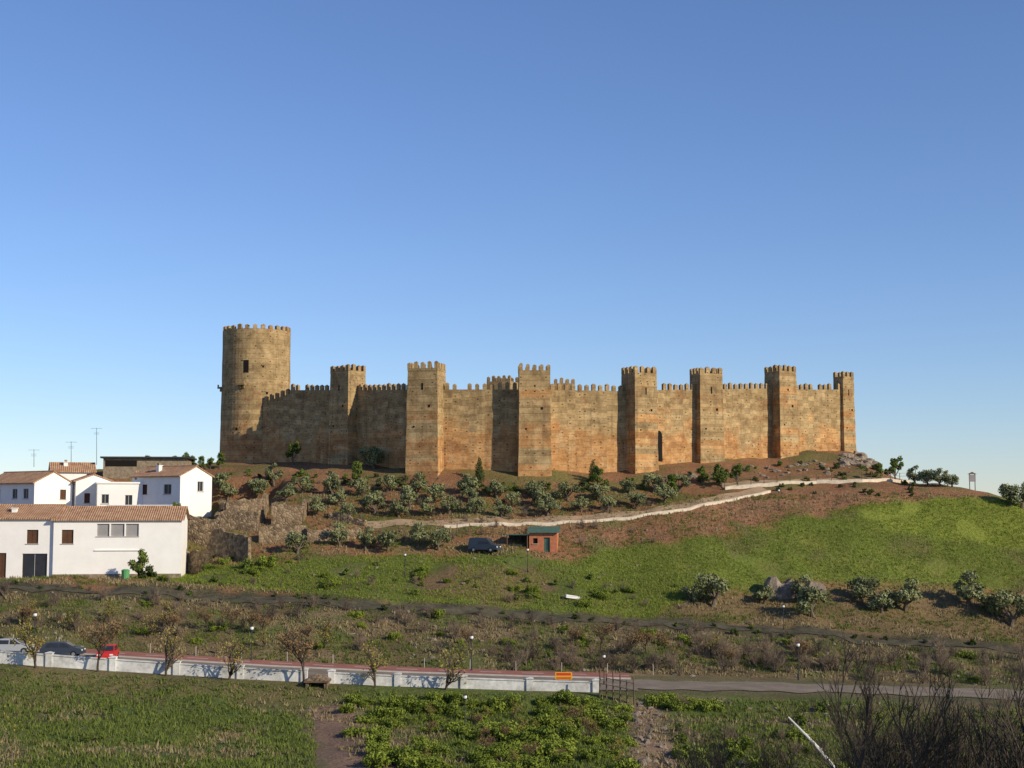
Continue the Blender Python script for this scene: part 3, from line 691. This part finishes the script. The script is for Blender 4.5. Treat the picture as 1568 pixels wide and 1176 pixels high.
for x_ in (-4.4,-1.75): 
    for y_ in (0,2.8): mb.tube([(x_,y_,-1),(x_,y_,2.2)],[.07,.07],5,0)
mb.box(-4.7,-1.55,-.2,3,2.2,2.28,1); mb.box(-4.4,-1.8,2.75,2.83,-.5,2.19,2)
mb.box(-4.3,-2.2,.3,2.2,-.3,1.0,2)
mb.build('lean_to',[M_wood,M_gtin,M_dmetal],e)
s1=hp(700,822); mb=MB()
for k in range(5): mb.tube([(s1.x+k*1.6,s1.y+.2*k,H(s1.x+k*1.6,s1.y)-.3),(s1.x+k*1.6,s1.y+.2*k,H(s1.x+k*1.6,s1.y)+1.7)],[.06,.05],5)
for hz in (.6,1.1,1.6): mb.tube([(s1.x+k*1.6,s1.y+.2*k,H(s1.x+k*1.6,s1.y)+hz) for k in range(5)],[.025]*5,4)
mb.build('wooden_fence',[M_wood])

# ------------------------------------------------------------ cars
def car(name,loc,rot,paint,L=4.1,van=False):
    e=empty(name,loc,math.radians(rot)); mb=MB(); w_=.86
    if not van:
        low=[(-L/2,.35),(-L/2,.72),(-L/2+.12,.9),(-1.0,.97),(1.35,.95),(L/2-.1,.8),(L/2,.62),(L/2,.32)]
        top=[(-L/2+.1,.9),(-L/2+.45,1.38),(-.9,1.46),(.25,1.44),(1.2,.95)]
    else:
        low=[(-L/2,.35),(-L/2,1.0),(1.2,1.0),(L/2-.1,.88),(L/2,.65),(L/2,.32)]
        top=[(-L/2,1.0),(-L/2+.08,1.75),(-1.5,1.85),(.5,1.8),(1.2,1.0)]
    def ext(pr,wb,wt,mi):
        zmin=min(p[1] for p in pr); zmax=max(p[1] for p in pr); n_=len(pr); V=[]
        for s in (-1,1):
            for (x,z) in pr: V.append((x,s*lerp(wb,wt,(z-zmin)/(zmax-zmin)),z))
        Fc=[tuple(range(n_)),tuple(range(2*n_-1,n_-1,-1))]+[(i,(i+n_),((i+1)%n_)+n_,(i+1)%n_) for i in range(n_)]
        mb.add(V,Fc,mi)
    ext(low,w_,w_-.04,0); ext(top,w_-.05,w_-.22,0)
    zb=.98 if not van else 1.05; zt=1.36 if not van else 1.6
    for s in (-1,1):
        yb=s*(w_-.055); yt=s*(w_-.19)
        for (x0,x1,x2,x3) in (((-L/2+.5,-.25,-.25,-L/2+.75),(-.15,.9,.3,-.15)) if not van else ((-.6,.2,.2,-.6),(.3,.95,.5,.3))):
            mb.add([(x0,yb+s*.012,zb),(x1,yb+s*.012,zb),(x2,yt+s*.012,zt),(x3,yt+s*.012,zt)],[(0,1,2,3) if s<0 else (3,2,1,0)],1)
    if not van:
        mb.add([(1.18,-.7,1.03),(1.18,.7,1.03),(.40,.6,1.40),(.40,-.6,1.40)],[(0,1,2,3)],1)
        mb.add([(-L/2+.08,-.68,.96),(-L/2+.08,.68,.96),(-L/2+.40,.6,1.33),(-L/2+.40,-.6,1.33)],[(3,2,1,0)],1)
    else:
        mb.add([(1.2,-.7,1.06),(1.2,.7,1.06),(.62,.62,1.68),(.62,-.62,1.68)],[(0,1,2,3)],1)
    for x_ in (-L/2+.75,L/2-.8):
        for s in (-1,1):
            mb.tube([(x_,s*.68,.31),(x_,s*.885,.31)],[.31,.31],18,2); mb.tube([(x_,s*.80,.31),(x_,s*.895,.31)],[.17,.17],12,3)
    for s in (-1,1):
        mb.box(L/2-.09,L/2+.01,s*.6-.16,s*.6+.16,.62,.75,4); mb.box(-L/2-.015,-L/2+.05,s*.68-.1,s*.68+.1,.68,.86,5)
    mb.box(L/2-.05,L/2+.06,-.8,.8,.3,.48,0); mb.box(-L/2-.06,-L/2+.05,-.8,.8,.32,.5,0)
    mb.build('body',[paint,M_glass,M_tyre,M_metal,M_lampglass,M_red],e)
def rp(px,D):
    x=W(px,1000,D).x; return (x,D,roadz(x*143.5/D)+.055)
car('parked_car',rp(20,144.4),4,M_silver); car('parked_car',rp(96,144.6),3,M_navy); car('parked_car',rp(165,144.2),-82,M_red)
q=hp(742,846); car('parked_van',q,-20,M_navy,3.9,True)
q=hp(876,917); mb=MB(); M=Matrix.Translation(q)@Matrix.Rotation(.2,4,'Z')@Matrix.Rotation(.15,4,'Y')
mb.box(-.8,.8,-.35,.35,.05,.15,0,M); mb.box(-.8,.8,-.4,-.35,.05,.4,0,M); mb.box(-.8,.8,.35,.4,.05,.4,0,M); mb.box(-.85,-.8,-.4,.4,.05,.4,0,M); mb.box(.8,.85,-.4,.4,.05,.4,0,M)
mb.build('water_trough',[M_white])
q=hp(192,887); mb=MB(); mb.tube([(0,0,0),(0,0,1.0)],[.42,.5],10); mb.tube([(0,0,1.0),(0,0,1.15)],[.54,.3],10); mb.build('green_waste_bin',[M_greenbin],loc=q)

# ------------------------------------------------------------ lamps & signs
lm=MB(); lm.tube([(0,0,-.3),(0,0,.5),(0,0,.55),(0,0,3.3)],[.1,.1,.055,.04],8,0); lm.tube([(0,0,3.2),(0,0,3.35)],[.12,.17],8,0)
lm.tube([(0,0,3.35),(0,0,3.45),(0,0,3.6),(0,0,3.68)],[.15,.20,.18,.1],10,1); lm.tube([(0,0,3.68),(0,0,3.76)],[.24,.06],10,0)
l0=lm.build('street_lamp',[M_dmetal,M_lampglass])
l0.location=Vector(rp(385,150.2))
for (px,D) in ((722,150),(52,150.4),(1222,150.5)): inst('street_lamp',l0.data,Vector(rp(px,D)),1)
for (px,py) in ((620,886),(808,878),(712,1122),(1200,966),(925,1050),(1193,783)): 
    inst('street_lamp',l0.data,hp(px,py,100),.8)
def board(name,px,D,w_,h_,zoff,mats):
    p=W(px,1000,D); g_=H(p.x,p.y); e=empty(name,(p.x,p.y,g_)); mb=MB()
    for s in (-1,1): mb.tube([(s*w_*.35,.06,-.5),(s*w_*.35,.06,zoff+h_)],[.05,.05],6,0)
    mb.box(-w_/2,w_/2,-.03,.02,zoff,zoff+h_,1); mb.box(-w_/2+.12,w_/2-.12,-.04,-.031,zoff+h_*.55,zoff+h_*.88,2); mb.box(-w_/2+.12,w_/2-.12,-.04,-.031,zoff+h_*.12,zoff+h_*.3,2)
    mb.build('sign_panel',mats,e)
board('roadside_sign',863,137.4,1.6,.7,1.0,[M_dmetal,M_signy,M_signr])
q=hp(1489,745,180); e=empty('information_board',q); mb=MB()
for s in (-.4,.4): mb.tube([(s,0,-.3),(s,0,2.3)],[.06,.06],6,0)
mb.box(-.5,.5,-.05,.0,1.2,2.2,1); mb.add([(-.65,-.2,2.3),(.65,-.2,2.3),(0,-.1,2.65),(-.65,.2,2.3),(.65,.2,2.3),(0,.1,2.65)],[(0,1,2),(3,5,4),(0,2,5,3),(1,4,5,2),(0,3,4,1)],0); mb.build('board_panel',[M_wood,M_grey],e)
g0=W(918,1060,134.5); mb=MB()
for k in range(6):
    x=g0.x+k*.62; y=g0.y-.25*k; z=H(x,y); mb.tube([(x,y,z-.4),(x+random.uniform(-.08,.08),y,z+random.uniform(1.9,2.8))],[.08,.06],5)
for hz in (.7,1.3,1.9): mb.tube([(g0.x+k*.62,g0.y-.25*k-.08,H(g0.x+k*.62,g0.y-.25*k)+hz) for k in range(6)],[.045]*6,4)
mb.build('timber_fence',[M_wood])
x=W(487,1040,135.5).x; z=roadz(x*1.05); e=empty('stone_well',(x,135.3,z-.8)); mb=MB()
mb.box(-1.0,-.7,-.9,.9,-1.5,1.0,0); mb.box(.7,1.0,-.9,.9,-1.5,1.0,0); mb.box(-.7,.7,.5,.9,-1.5,.99,0); mb.box(-.7,.7,-.9,-.6,-1.5,.3,0); mb.box(-1.15,1.15,-1.05,1.05,1.003,1.15,1); mb.merlon(-1.1,1.1,-1,1,1.153,1.2,.5,0)
mb.build('masonry',[M_rub,M_wood],e)
mb=MB(); prev=None
for px in range(335,1000,24):
    q=hp(px,float(trk(px))-12,160)
    t=q+Vector((random.uniform(-.1,.1),0,1.25)); mb.tube([q-Vector((0,0,.3)),t],[.05,.04],4)
    if prev is not None:
        for f_ in (.5,.95): mb.tube([prev[0].lerp(prev[1],f_),q.lerp(t,f_)],[.012,.012],3,cap=False)
    prev=(q,t)
mb.build('wire_fence',[M_wood])
mb=MB()
for px in range(20,1050,70):
    x=W(px,1000,151.6).x; z=H(x,151.6); q=Vector((x,151.6,z)); mb.tube([q,q+Vector((0,0,1.1))],[.05,.045],4)
mb.build('boundary_posts',[M_kerb])
q=hp(1285,1185,80); t=W(1207,1098,q.y+1.5); mb=MB(); m_=q.lerp(t,.5)+Vector((0,0,.15)); mb.tube([q,m_,t],[.13,.11,.06],7); mb.tube([m_,m_+Vector((.7,.4,-.5))],[.05,.02],5); mb.tube([q.lerp(t,.75),q.lerp(t,.75)+Vector((.6,0,-.3))],[.04,.02],5)
mb.build('fallen_white_trunk',[simple('bleached_wood',(0.55,0.53,0.49),.2,bmp=.3)])

# ------------------------------------------------------------ vegetation
def leaves(mb,clumps,n_,size,mi,ell=(1,1,1),shell=.45):
    cl=np.array([c[:3] for c in clumps]); rd_=np.array([c[3] for c in clumps]); w_=rd_**2/np.sum(rd_**2)
    idx=rng.choice(len(clumps),n_,p=w_); d=rng.normal(size=(n_,3)); d/=np.linalg.norm(d,axis=1)[:,None]
    r=rd_[idx]*(shell+(1.15-shell)*rng.random(n_)**.7)
    pos=cl[idx]+d*r[:,None]*np.array(ell)
    nn=d+rng.normal(size=(n_,3))*.7; nn/=np.linalg.norm(nn,axis=1)[:,None]
    a=np.cross(nn,rng.normal(size=(n_,3))); a/=np.linalg.norm(a,axis=1)[:,None]; b_=np.cross(nn,a)
    s=size*(.6+.8*rng.random(n_))[:,None]
    V=np.stack([pos-a*s,pos-b_*s*.6,pos+a*s,pos+b_*s*.6],1).reshape(-1,3)
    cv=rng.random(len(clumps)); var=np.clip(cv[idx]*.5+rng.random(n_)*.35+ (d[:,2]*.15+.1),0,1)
    o=len(mb.v); mb.v.extend(map(tuple,V.tolist())); mb.var.extend(np.repeat(var,4).tolist())
    q=(np.arange(n_)*4)[:,None]+np.arange(4)[None,:]+o; mb.f.extend(map(tuple,q.tolist())); mb.m.extend([mi]*n_)
def crown(mb,h0,h1,R,nc,trunkr,forks=4,mi=0):
    cl=[]
    lean=Vector((random.uniform(-.2,.2),random.uniform(-.2,.2),0))
    fk=Vector((0,0,h0*.7))+lean
    mb.tube([(0,0,-.4),(lean.x*.4,lean.y*.4,h0*.3),fk],[trunkr*1.5,trunkr,trunkr*.8],7,mi)
    for k in range(nc):
        a=random.uniform(0,6.28); rr=R*math.sqrt(random.random())*.78; z=random.uniform(h0,h1-R*.25)
        zz=(z-h0)/(h1-h0); rr*=1-.5*zz**2
        c_=Vector((math.cos(a)*rr,math.sin(a)*rr,z)); r=R*random.uniform(.2,.42); cl.append((c_.x,c_.y,c_.z,r))
        if k<forks+3: mb.tube([fk,fk.lerp(c_,.5)+Vector((0,0,-.1)),c_],[trunkr*.6,trunkr*.4,trunkr*.12],5,mi)
    return cl
def tree_mesh(name,h0,h1,R,nc,nl,ls,leafm,trunkr=.16,ell=(1,1,.8),shell=.35):
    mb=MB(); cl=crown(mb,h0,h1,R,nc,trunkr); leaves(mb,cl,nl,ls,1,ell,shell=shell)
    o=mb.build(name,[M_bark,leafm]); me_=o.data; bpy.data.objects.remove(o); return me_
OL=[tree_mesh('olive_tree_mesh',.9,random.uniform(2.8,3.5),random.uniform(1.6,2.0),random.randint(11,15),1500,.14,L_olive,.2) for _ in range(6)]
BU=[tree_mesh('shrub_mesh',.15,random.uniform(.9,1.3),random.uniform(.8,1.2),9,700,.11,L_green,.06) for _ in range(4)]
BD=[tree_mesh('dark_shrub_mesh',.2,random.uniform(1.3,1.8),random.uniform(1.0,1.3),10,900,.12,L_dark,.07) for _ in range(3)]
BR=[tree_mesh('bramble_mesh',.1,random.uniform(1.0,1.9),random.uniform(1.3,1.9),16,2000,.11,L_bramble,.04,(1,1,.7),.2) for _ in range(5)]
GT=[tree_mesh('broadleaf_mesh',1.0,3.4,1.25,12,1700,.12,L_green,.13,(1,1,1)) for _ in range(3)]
CY=[]
for _ in range(2):
    mb=MB(); mb.tube([(0,0,-.3),(0,0,1)],[.12,.1],6); cl=[(random.uniform(-.15,.15),random.uniform(-.15,.15),.5+k*.28,.62*(1-(k/12)**1.6)+.1) for k in range(12)]
    leaves(mb,cl,1800,.09,1); o=mb.build('c',[M_bark,L_dark]); CY.append(o.data); bpy.data.objects.remove(o)
def bare(h,depth,spread,r0,kids=(3,5),leafm=None,nl=0,multi=1,up=.35,ls=.08,rr=.52,tw=None,cr=.28):
    mb=MB(); tips=[]
    def br(p,d,L,r,dep):
        pts=[p]; q=p.copy(); dd=d.copy()
        for k in range(3):
            dd=(dd+Vector((random.uniform(-1,1),random.uniform(-1,1),random.uniform(-.6,1)*up))*.16).normalized(); q=q+dd*L/3; pts.append(q.copy())
        mb.tube(pts,[r,r*.88,r*.74,r*.6],5 if dep>=depth-1 else 3,0,cap=False)
        if dep==0: tips.append(q); return
        for k in range(random.randint(*kids)):
            t=random.choice((1,2,3,3)); a=dd.orthogonal().normalized(); a.rotate(Matrix.Rotation(random.uniform(0,6.28),3,dd))
            nd_=(dd+a*spread*random.uniform(.5,1.1)+Vector((0,0,up*.3))).normalized()
            br(pts[t],nd_,L*random.uniform(.55,.8),r*rr,dep-1)
    for k in range(multi):
        d=Vector((random.uniform(-1,1)*.35*(multi>1),random.uniform(-1,1)*.35*(multi>1),1)).normalized()
        br(Vector((random.uniform(-.2,.2)*(multi>1),random.uniform(-.2,.2)*(multi>1),-.3)),d,h*.42,r0,depth)
    if nl and leafm:
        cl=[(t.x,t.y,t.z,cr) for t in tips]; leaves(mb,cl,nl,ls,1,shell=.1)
    o=mb.build('b',[tw or M_twig,leafm or L_yellow]); me_=o.data; bpy.data.objects.remove(o); return me_
SH=[bare(random.uniform(1.8,2.4),3,.75,.045,(3,5),multi=5) for _ in range(5)]
YT=[bare(4.6,3,.8,.13,(4,5),L_yellow,550,1,.5,.10,.55,M_dtwig,.4),bare(4.8,3,.8,.13,(4,5),L_rust,750,1,.5,.10,.55,M_dtwig,.4),bare(4.5,3,.75,.13,(4,5),L_yellow,260,1,.5,.10,.55,M_dtwig,.4)]
BT=[bare(13,5,.55,.20,(3,4),multi=2,up=.6,rr=.62,tw=M_dtwig),bare(12,5,.6,.17,(3,4),multi=3,up=.6,rr=.6,tw=M_dtwig),bare(9,4,.6,.11,(3,5),multi=4,up=.6,rr=.6,tw=M_dtwig)]
def put(name,meshes,px,py,s=1,d0=150,sz=None):
    q=hit(px,py,d0)
    return inst(name,random.choice(meshes),q-Vector((0,0,.05)),s,sz=sz)
used=[]
def free(px,py,dx,dy):
    for a,b_ in used:
        if abs(a-px)<dx and abs(b_-py)<dy: return False
    used.append((px,py)); return True
cnt=0
for t in range(1500):
    px=random.uniform(325,1040); yt=np.interp(px,[325,500,820,1030],[742,746,764,752]); yb=np.interp(px,[325,420,520,640,900,1030],[768,772,806,803,792,772]); py=random.uniform(yt,yb)
    if 330<px<480 and py>770: continue
    if free(px,py,37,12): put('olive_tree',OL,px,py,random.uniform(.7,1.0)); cnt+=1
for px,py in ((560,845),(595,843),(672,842),(455,850),(520,838),(640,838)): put('olive_tree',OL,px,py,.9)
for px,py,s in ((1092,930,1.4),(1245,945,1.3),(1225,925,1.0),(1320,925,1.2),(1385,935,1.3),(1482,932,1.3),(1548,960,1.4),(1520,945,1.0),(1170,925,.8),(1350,940,.9),(1062,925,.8)): put('olive_tree',OL,px,py,s)
for px,py,s in ((1372,738,1.15),(1402,742,.85),(1422,744,.85),(1440,745,.9),(1458,746,.7),(1548,774,1.0),(1564,778,1.1),(1030,758,.9),(1105,745,1.0),(1130,742,.9),(1075,742,.8),(1345,737,.8)): put('olive_tree' if px>1380 else 'green_tree',OL if px>1380 else GT,px,py,s,180)
for t in range(130):
    px=random.uniform(330,1400); 
    py=random.uniform(np.interp(px,[330,650,820,1000,1200,1330,1400],[717,734,744,734,710,708,738]),np.interp(px,[330,650,820,1000,1200,1330,1400],[735,750,762,754,738,736,745]))
    n_,ms=random.choice((('green_shrub',BU),('green_shrub',BU),('dark_shrub',BD),('bare_shrub',SH)))
    put(n_,ms,px,py,random.uniform(.35,.8)*(0.6 if ms is SH else 1),185)
for t in range(45):
    px=random.uniform(500,1000); py=random.uniform(760,845); put('bare_shrub',SH,px,py,random.uniform(.4,.8),170)
for t in range(70):
    px=random.uniform(240,1060); py=float(trk(px))-random.uniform(8,55)
    if py<850 : continue
    put(*random.choice((('green_shrub',BU),('bare_shrub',SH),('bramble_bush',BR))),px,py,random.uniform(.35,.75),160)
for t in range(70):
    px=random.uniform(0,1568); py=float(trk(px))+random.uniform(2,16); put(*random.choice((('dark_shrub',BD),('bare_shrub',SH),('green_shrub',BU))),px,py,random.uniform(.3,.55),160)
for t in range(16): put('dark_shrub',BD,random.uniform(1180,1400),random.uniform(742,762),random.uniform(.3,.5),185)
for px,py,ms,s,nm in ((450,712,GT,1.1,'green_tree'),(571,718,OL,1.25,'olive_tree'),(734,738,CY,.95,'cypress_tree'),(908,738,CY,.9,'cypress_tree'),(1018,705,GT,.95,'green_tree'),(545,742,GT,1.0,'green_tree'),(270,795,GT,.7,'green_tree'),(915,745,GT,.9,'green_tree'),(380,872,BU,1.2,'green_shrub'),(410,868,BR,1,'bramble_bush'),(290,868,BU,1,'green_shrub')): put(nm,ms,px,py,s,160)
# dark shrub-tree in front of the white house
for px,D,ms,s,nm in ((212,177.5,GT,1.05,'green_tree'),(226,177,BD,1.2,'dark_shrub')):
    t=W(px,880,D); inst(nm,ms[0],(t.x,D,H(t.x,D)-.05),s)
for px in list(range(225,345,14)): put('green_tree',GT,px,random.uniform(716,722),random.uniform(.5,.8),205)
for t in range(150):
    px=random.uniform(-10,1600); a=float(trk(px))+16; b_=float(np.interp(px,[0,600,1000,1568],[968,1008,1028,1050])); py=random.uniform(a,b_)
    n_,ms=random.choice((('bare_shrub',SH),)*4+(('green_shrub',BU),('bramble_bush',BR)))
    put(n_,ms,px,py,random.uniform(.55,1.15)*(1 if ms is SH else .6),151)
for t in range(55):
    px=random.uniform(760,1320); py=random.uniform(995,1035); put('bare_shrub',SH,px,py,random.uniform(.7,1.3),151)
for t in range(18): put('bare_shrub',SH,random.uniform(1280,1568),random.uniform(1000,1055),random.uniform(.8,1.4),151)
for i,px in enumerate((55,150,255,350,465,575,682)):
    x=W(px,1030,135.4).x; inst('roadside_tree',YT[[0,1,2,2,1,0,2][i]],(x,135.4,H(x,135.4)),random.uniform(.95,1.1))
for t in range(26):
    px=random.uniform(-10,1250); q=hit(px,float(np.interp(px,[0,600,1250],[968,1004,1030]))-random.uniform(0,22),151.8); inst('young_tree',YT[random.choice((0,1,1,2))],q,random.uniform(.45,.8))
for t in range(120):
    px=random.uniform(520,960); py=random.uniform(1078,1190); 
    if px<600 and py>1078+(px-520)*1.5+20: continue
    put('bramble_bush',BR,px,py,random.uniform(.35,.9),85)
for t in range(26): put('golden_shrub',[YT[0],YT[1]],random.uniform(600,960),random.uniform(1100,1180),random.uniform(.2,.4),85)
for t in range(80): put(*random.choice((('bramble_bush',BR),('bare_shrub',SH),('bare_shrub',SH),('green_shrub',BU))),random.uniform(1030,1568),random.uniform(1085,1180),random.uniform(.4,.9),85)
for t in range(18): put('green_shrub',BU,random.uniform(0,520),random.uniform(1070,1180),random.uniform(.25,.5),85)
for t in range(12): put('bramble_bush',BR,random.uniform(1000,1110),random.uniform(1072,1090),random.uniform(.5,.8),85)
for px,ty,D,k in ((1285,960,64,0),(1345,1020,66,1),(1410,1000,62,0),(1468,1030,68,1),(1530,968,60,0),(1580,990,58,1),(1320,1070,72,2),(1440,1085,70,2),(1500,1070,70,2),(1085,1105,74,2),(1180,1115,76,2),(1050,1135,72,2)):
    t=W(px,ty,D); g_=H(t.x,D); me_=BT[k]; hz=max(v.co.z for v in me_.vertices); s=(t.z-g_)/hz; inst('bare_tree',me_,(t.x,D,g_),s*.92,sz=s)
t=W(-12,1062,60); g_=H(t.x,60); me_=bare(8,4,.6,.1,(3,4),L_yellow,900,2,.5,.05); hz=max(v.co.z for v in me_.vertices); s=(t.z-g_)/hz; inst('budding_tree',me_,(t.x,60,g_),s)

# ------------------------------------------------------------ rocks
def rocks(name,spots,mat):
    import bmesh
    mb=MB()
    bm=bmesh.new(); bmesh.ops.create_icosphere(bm,subdivisions=2,radius=1); bv=[v.co.copy() for v in bm.verts]; bf=[tuple(v.index for v in f.verts) for f in bm.faces]; bm.free()
    for (q,s) in spots:
        sd=random.uniform(0,99); sx_,sy_,sz_=random.uniform(.7,1.4),random.uniform(.7,1.3),random.uniform(.4,.8); V=[]
        for v in bv:
            k=1+.6*noise.noise(v*1.4+Vector((sd,0,0))); V.append((q.x+v.x*k*s*sx_,q.y+v.y*k*s*sy_,q.z+v.z*k*s*sz_+s*.05))
        mb.add(V,bf,0)
    mb.build(name,[mat])
sp=[]
for t in range(60):
    px=random.uniform(1000,1345); py=random.uniform(np.interp(px,[1000,1200,1345],[730,709,702]),np.interp(px,[1000,1200,1345],[745,730,722])); sp.append((hit(px,py,190),random.uniform(.15,.6)))
for t in range(30): sp.append((hit(random.uniform(1290,1345),random.uniform(693,715),200),random.uniform(.4,1.0)))
rocks('rock_outcrop',sp,M_rock)
sp=[]
for t in range(260):
    px=random.uniform(0,1568); py=random.uniform(float(trk(px))+12,1060); q=hit(px,py,130)
    if q.y>151.5: sp.append((q,random.uniform(.08,.3)))
for t in range(80):
    q=hit(random.uniform(900,1568),random.uniform(1070,1176),85)
    if q.y<135: sp.append((q,random.uniform(.08,.28)))
for t in range(50):
    f_=random.random(); q=hit(lerp(975,1010,f_)+random.uniform(-30,30),lerp(1078,1176,f_),85)
    if q.y<135: sp.append((q,random.uniform(.12,.4)))
for t in range(60): sp.append((hit(random.uniform(420,1000),random.uniform(740,900),165),random.uniform(.1,.3)))
rocks('scattered_rocks',sp,M_rock)

# ------------------------------------------------------------ grass
def grass(name,n_,d0,d1,hmin,hmax,mat,test):
    D=rng.uniform(d0,d1,n_*4); px=rng.uniform(-40,1610,n_*4); u=(px-784)/F; X=D*u
    out=[]
    for x,y in zip(X,D):
        if len(out)>=n_: break
        if test(x,y): out.append((x,y,H(x,y)))
    out=np.array(out); m_=len(out); nb=4
    base_=np.repeat(out,nb,0)+np.concatenate([rng.normal(size=(m_*nb,2))*.12,np.zeros((m_*nb,1))],1)
    a=rng.uniform(0,6.28,m_*nb); hh=np.repeat(rng.uniform(hmin,hmax,m_),nb)*rng.uniform(.6,1.1,m_*nb); wv=hh*.16
    dx=np.stack([np.cos(a),np.sin(a),np.zeros_like(a)],1)*wv[:,None]
    tip=base_+np.stack([rng.normal(size=m_*nb)*.35*hh,rng.normal(size=m_*nb)*.35*hh,hh],1)
    V=np.stack([base_-dx,base_+dx,tip],1).reshape(-1,3); Fc=np.arange(m_*nb*3).reshape(-1,3)
    me_=bpy.data.meshes.new(name); me_.vertices.add(len(V)); me_.vertices.foreach_set('co',V.ravel()); me_.loops.add(Fc.size); me_.loops.foreach_set('vertex_index',Fc.ravel().astype(np.int32))
    me_.polygons.add(len(Fc)); me_.polygons.foreach_set('loop_start',np.arange(0,Fc.size,3)); me_.polygons.foreach_set('loop_total',np.full(len(Fc),3)); me_.update()
    at_=me_.attributes.new('var','FLOAT','POINT'); at_.data.foreach_set('value',np.repeat(np.repeat(rng.random(m_),nb),3).astype(np.float32))
    me_.materials.append(mat); o=bpy.data.objects.new(name,me_); bpy.context.collection.objects.link(o)
def ptin(px,py,poly):
    c=False; j=len(poly)-1
    for i in range(len(poly)):
        xi,yi=poly[i]; xj,yj=poly[j]
        if ((yi>py)!=(yj>py)) and (px<(xj-xi)*(py-yi)/(yj-yi)+xi): c=not c
        j=i
    return c
bare_patch=[(480,1088),(540,1084),(600,1130),(640,1200),(480,1200)]; bank=[(950,1068),(1015,1085),(1050,1200),(970,1200)]
def tfore(x,y): 
    px,py=proj(x,y,H(x,y)); px+=8*noise.noise((x,y,0)); return noise.noise((x/7,y/7,1.5))>-.3 and not ptin(px,py,bare_patch) and not ptin(px,py,bank)
def tdry(x,y): return noise.noise((x/7,y/7,1.5))<-.05
def tup(x,y):
    if y<152 or y>208: return 0
    px,py=proj(x,y,H(x,y))
    if px<275 and y>178: return 0
    ty=float(trk(px)); 
    if ty-2<py<ty+14: return 0
    return 2 if ptin(px,py,G) else 1
grass('meadow_grass',32000,88,134.5,.15,.42,L_grass,tfore)
grass('dry_grass',5000,88,134.5,.15,.45,L_dry,tdry)
grass('field_grass',30000,165,208,.12,.32,L_field,lambda x,y: tup(x,y)==2 and noise.noise((x/6,y/6,9))>-.3)
grass('hillside_grass',16000,152,208,.15,.4,L_grass,lambda x,y: tup(x,y)==1 and noise.noise((x/5,y/5,4))>.05)
grass('hillside_dry_grass',14000,152,208,.15,.45,L_dry,lambda x,y: tup(x,y)==1 and noise.noise((x/5,y/5,4))<.0)

# ------------------------------------------------------------ light, sky, camera
az=math.radians(57); el=math.radians(26)
S=Vector((math.sin(az)*math.cos(el),-math.cos(az)*math.cos(el),math.sin(el)))
sd=bpy.data.lights.new('sun','SUN'); sd.energy=5.0; sd.angle=math.radians(.5); sd.color=(1,.86,.64)
so=bpy.data.objects.new('sun',sd); so.rotation_euler=(-S).to_track_quat('-Z','Y').to_euler(); so.location=(60,-60,80); bpy.context.collection.objects.link(so)
w_=bpy.data.worlds.new('World'); bpy.context.scene.world=w_; w_.use_nodes=True; nt=w_.node_tree
bg=nt.nodes['Background']; sk=nt.nodes.new('ShaderNodeTexSky'); sk.sky_type='NISHITA'; sk.sun_disc=False; sk.sun_elevation=el; sk.sun_rotation=math.pi-az
sk.air_density=1.0; sk.dust_density=0.0; sk.ozone_density=3.0
tint=mixc(nt,1.0,sk.outputs[0],(0.97,1.06,1.35,1),'MULTIPLY')
nt.links.new(tint,bg.inputs[0]); bg.inputs[1].default_value=.10
cd=bpy.data.cameras.new('camera'); cd.sensor_width=36; cd.lens=36*F/1568; cd.clip_end=20000; cd.clip_start=.5
co=bpy.data.objects.new('camera',cd); co.rotation_euler=(math.pi/2+P,0,0); bpy.context.collection.objects.link(co)
sc_=bpy.context.scene; sc_.camera=co; sc_.view_settings.view_transform='Standard'; sc_.view_settings.look='None'; sc_.view_settings.exposure=0
print('olives',cnt)
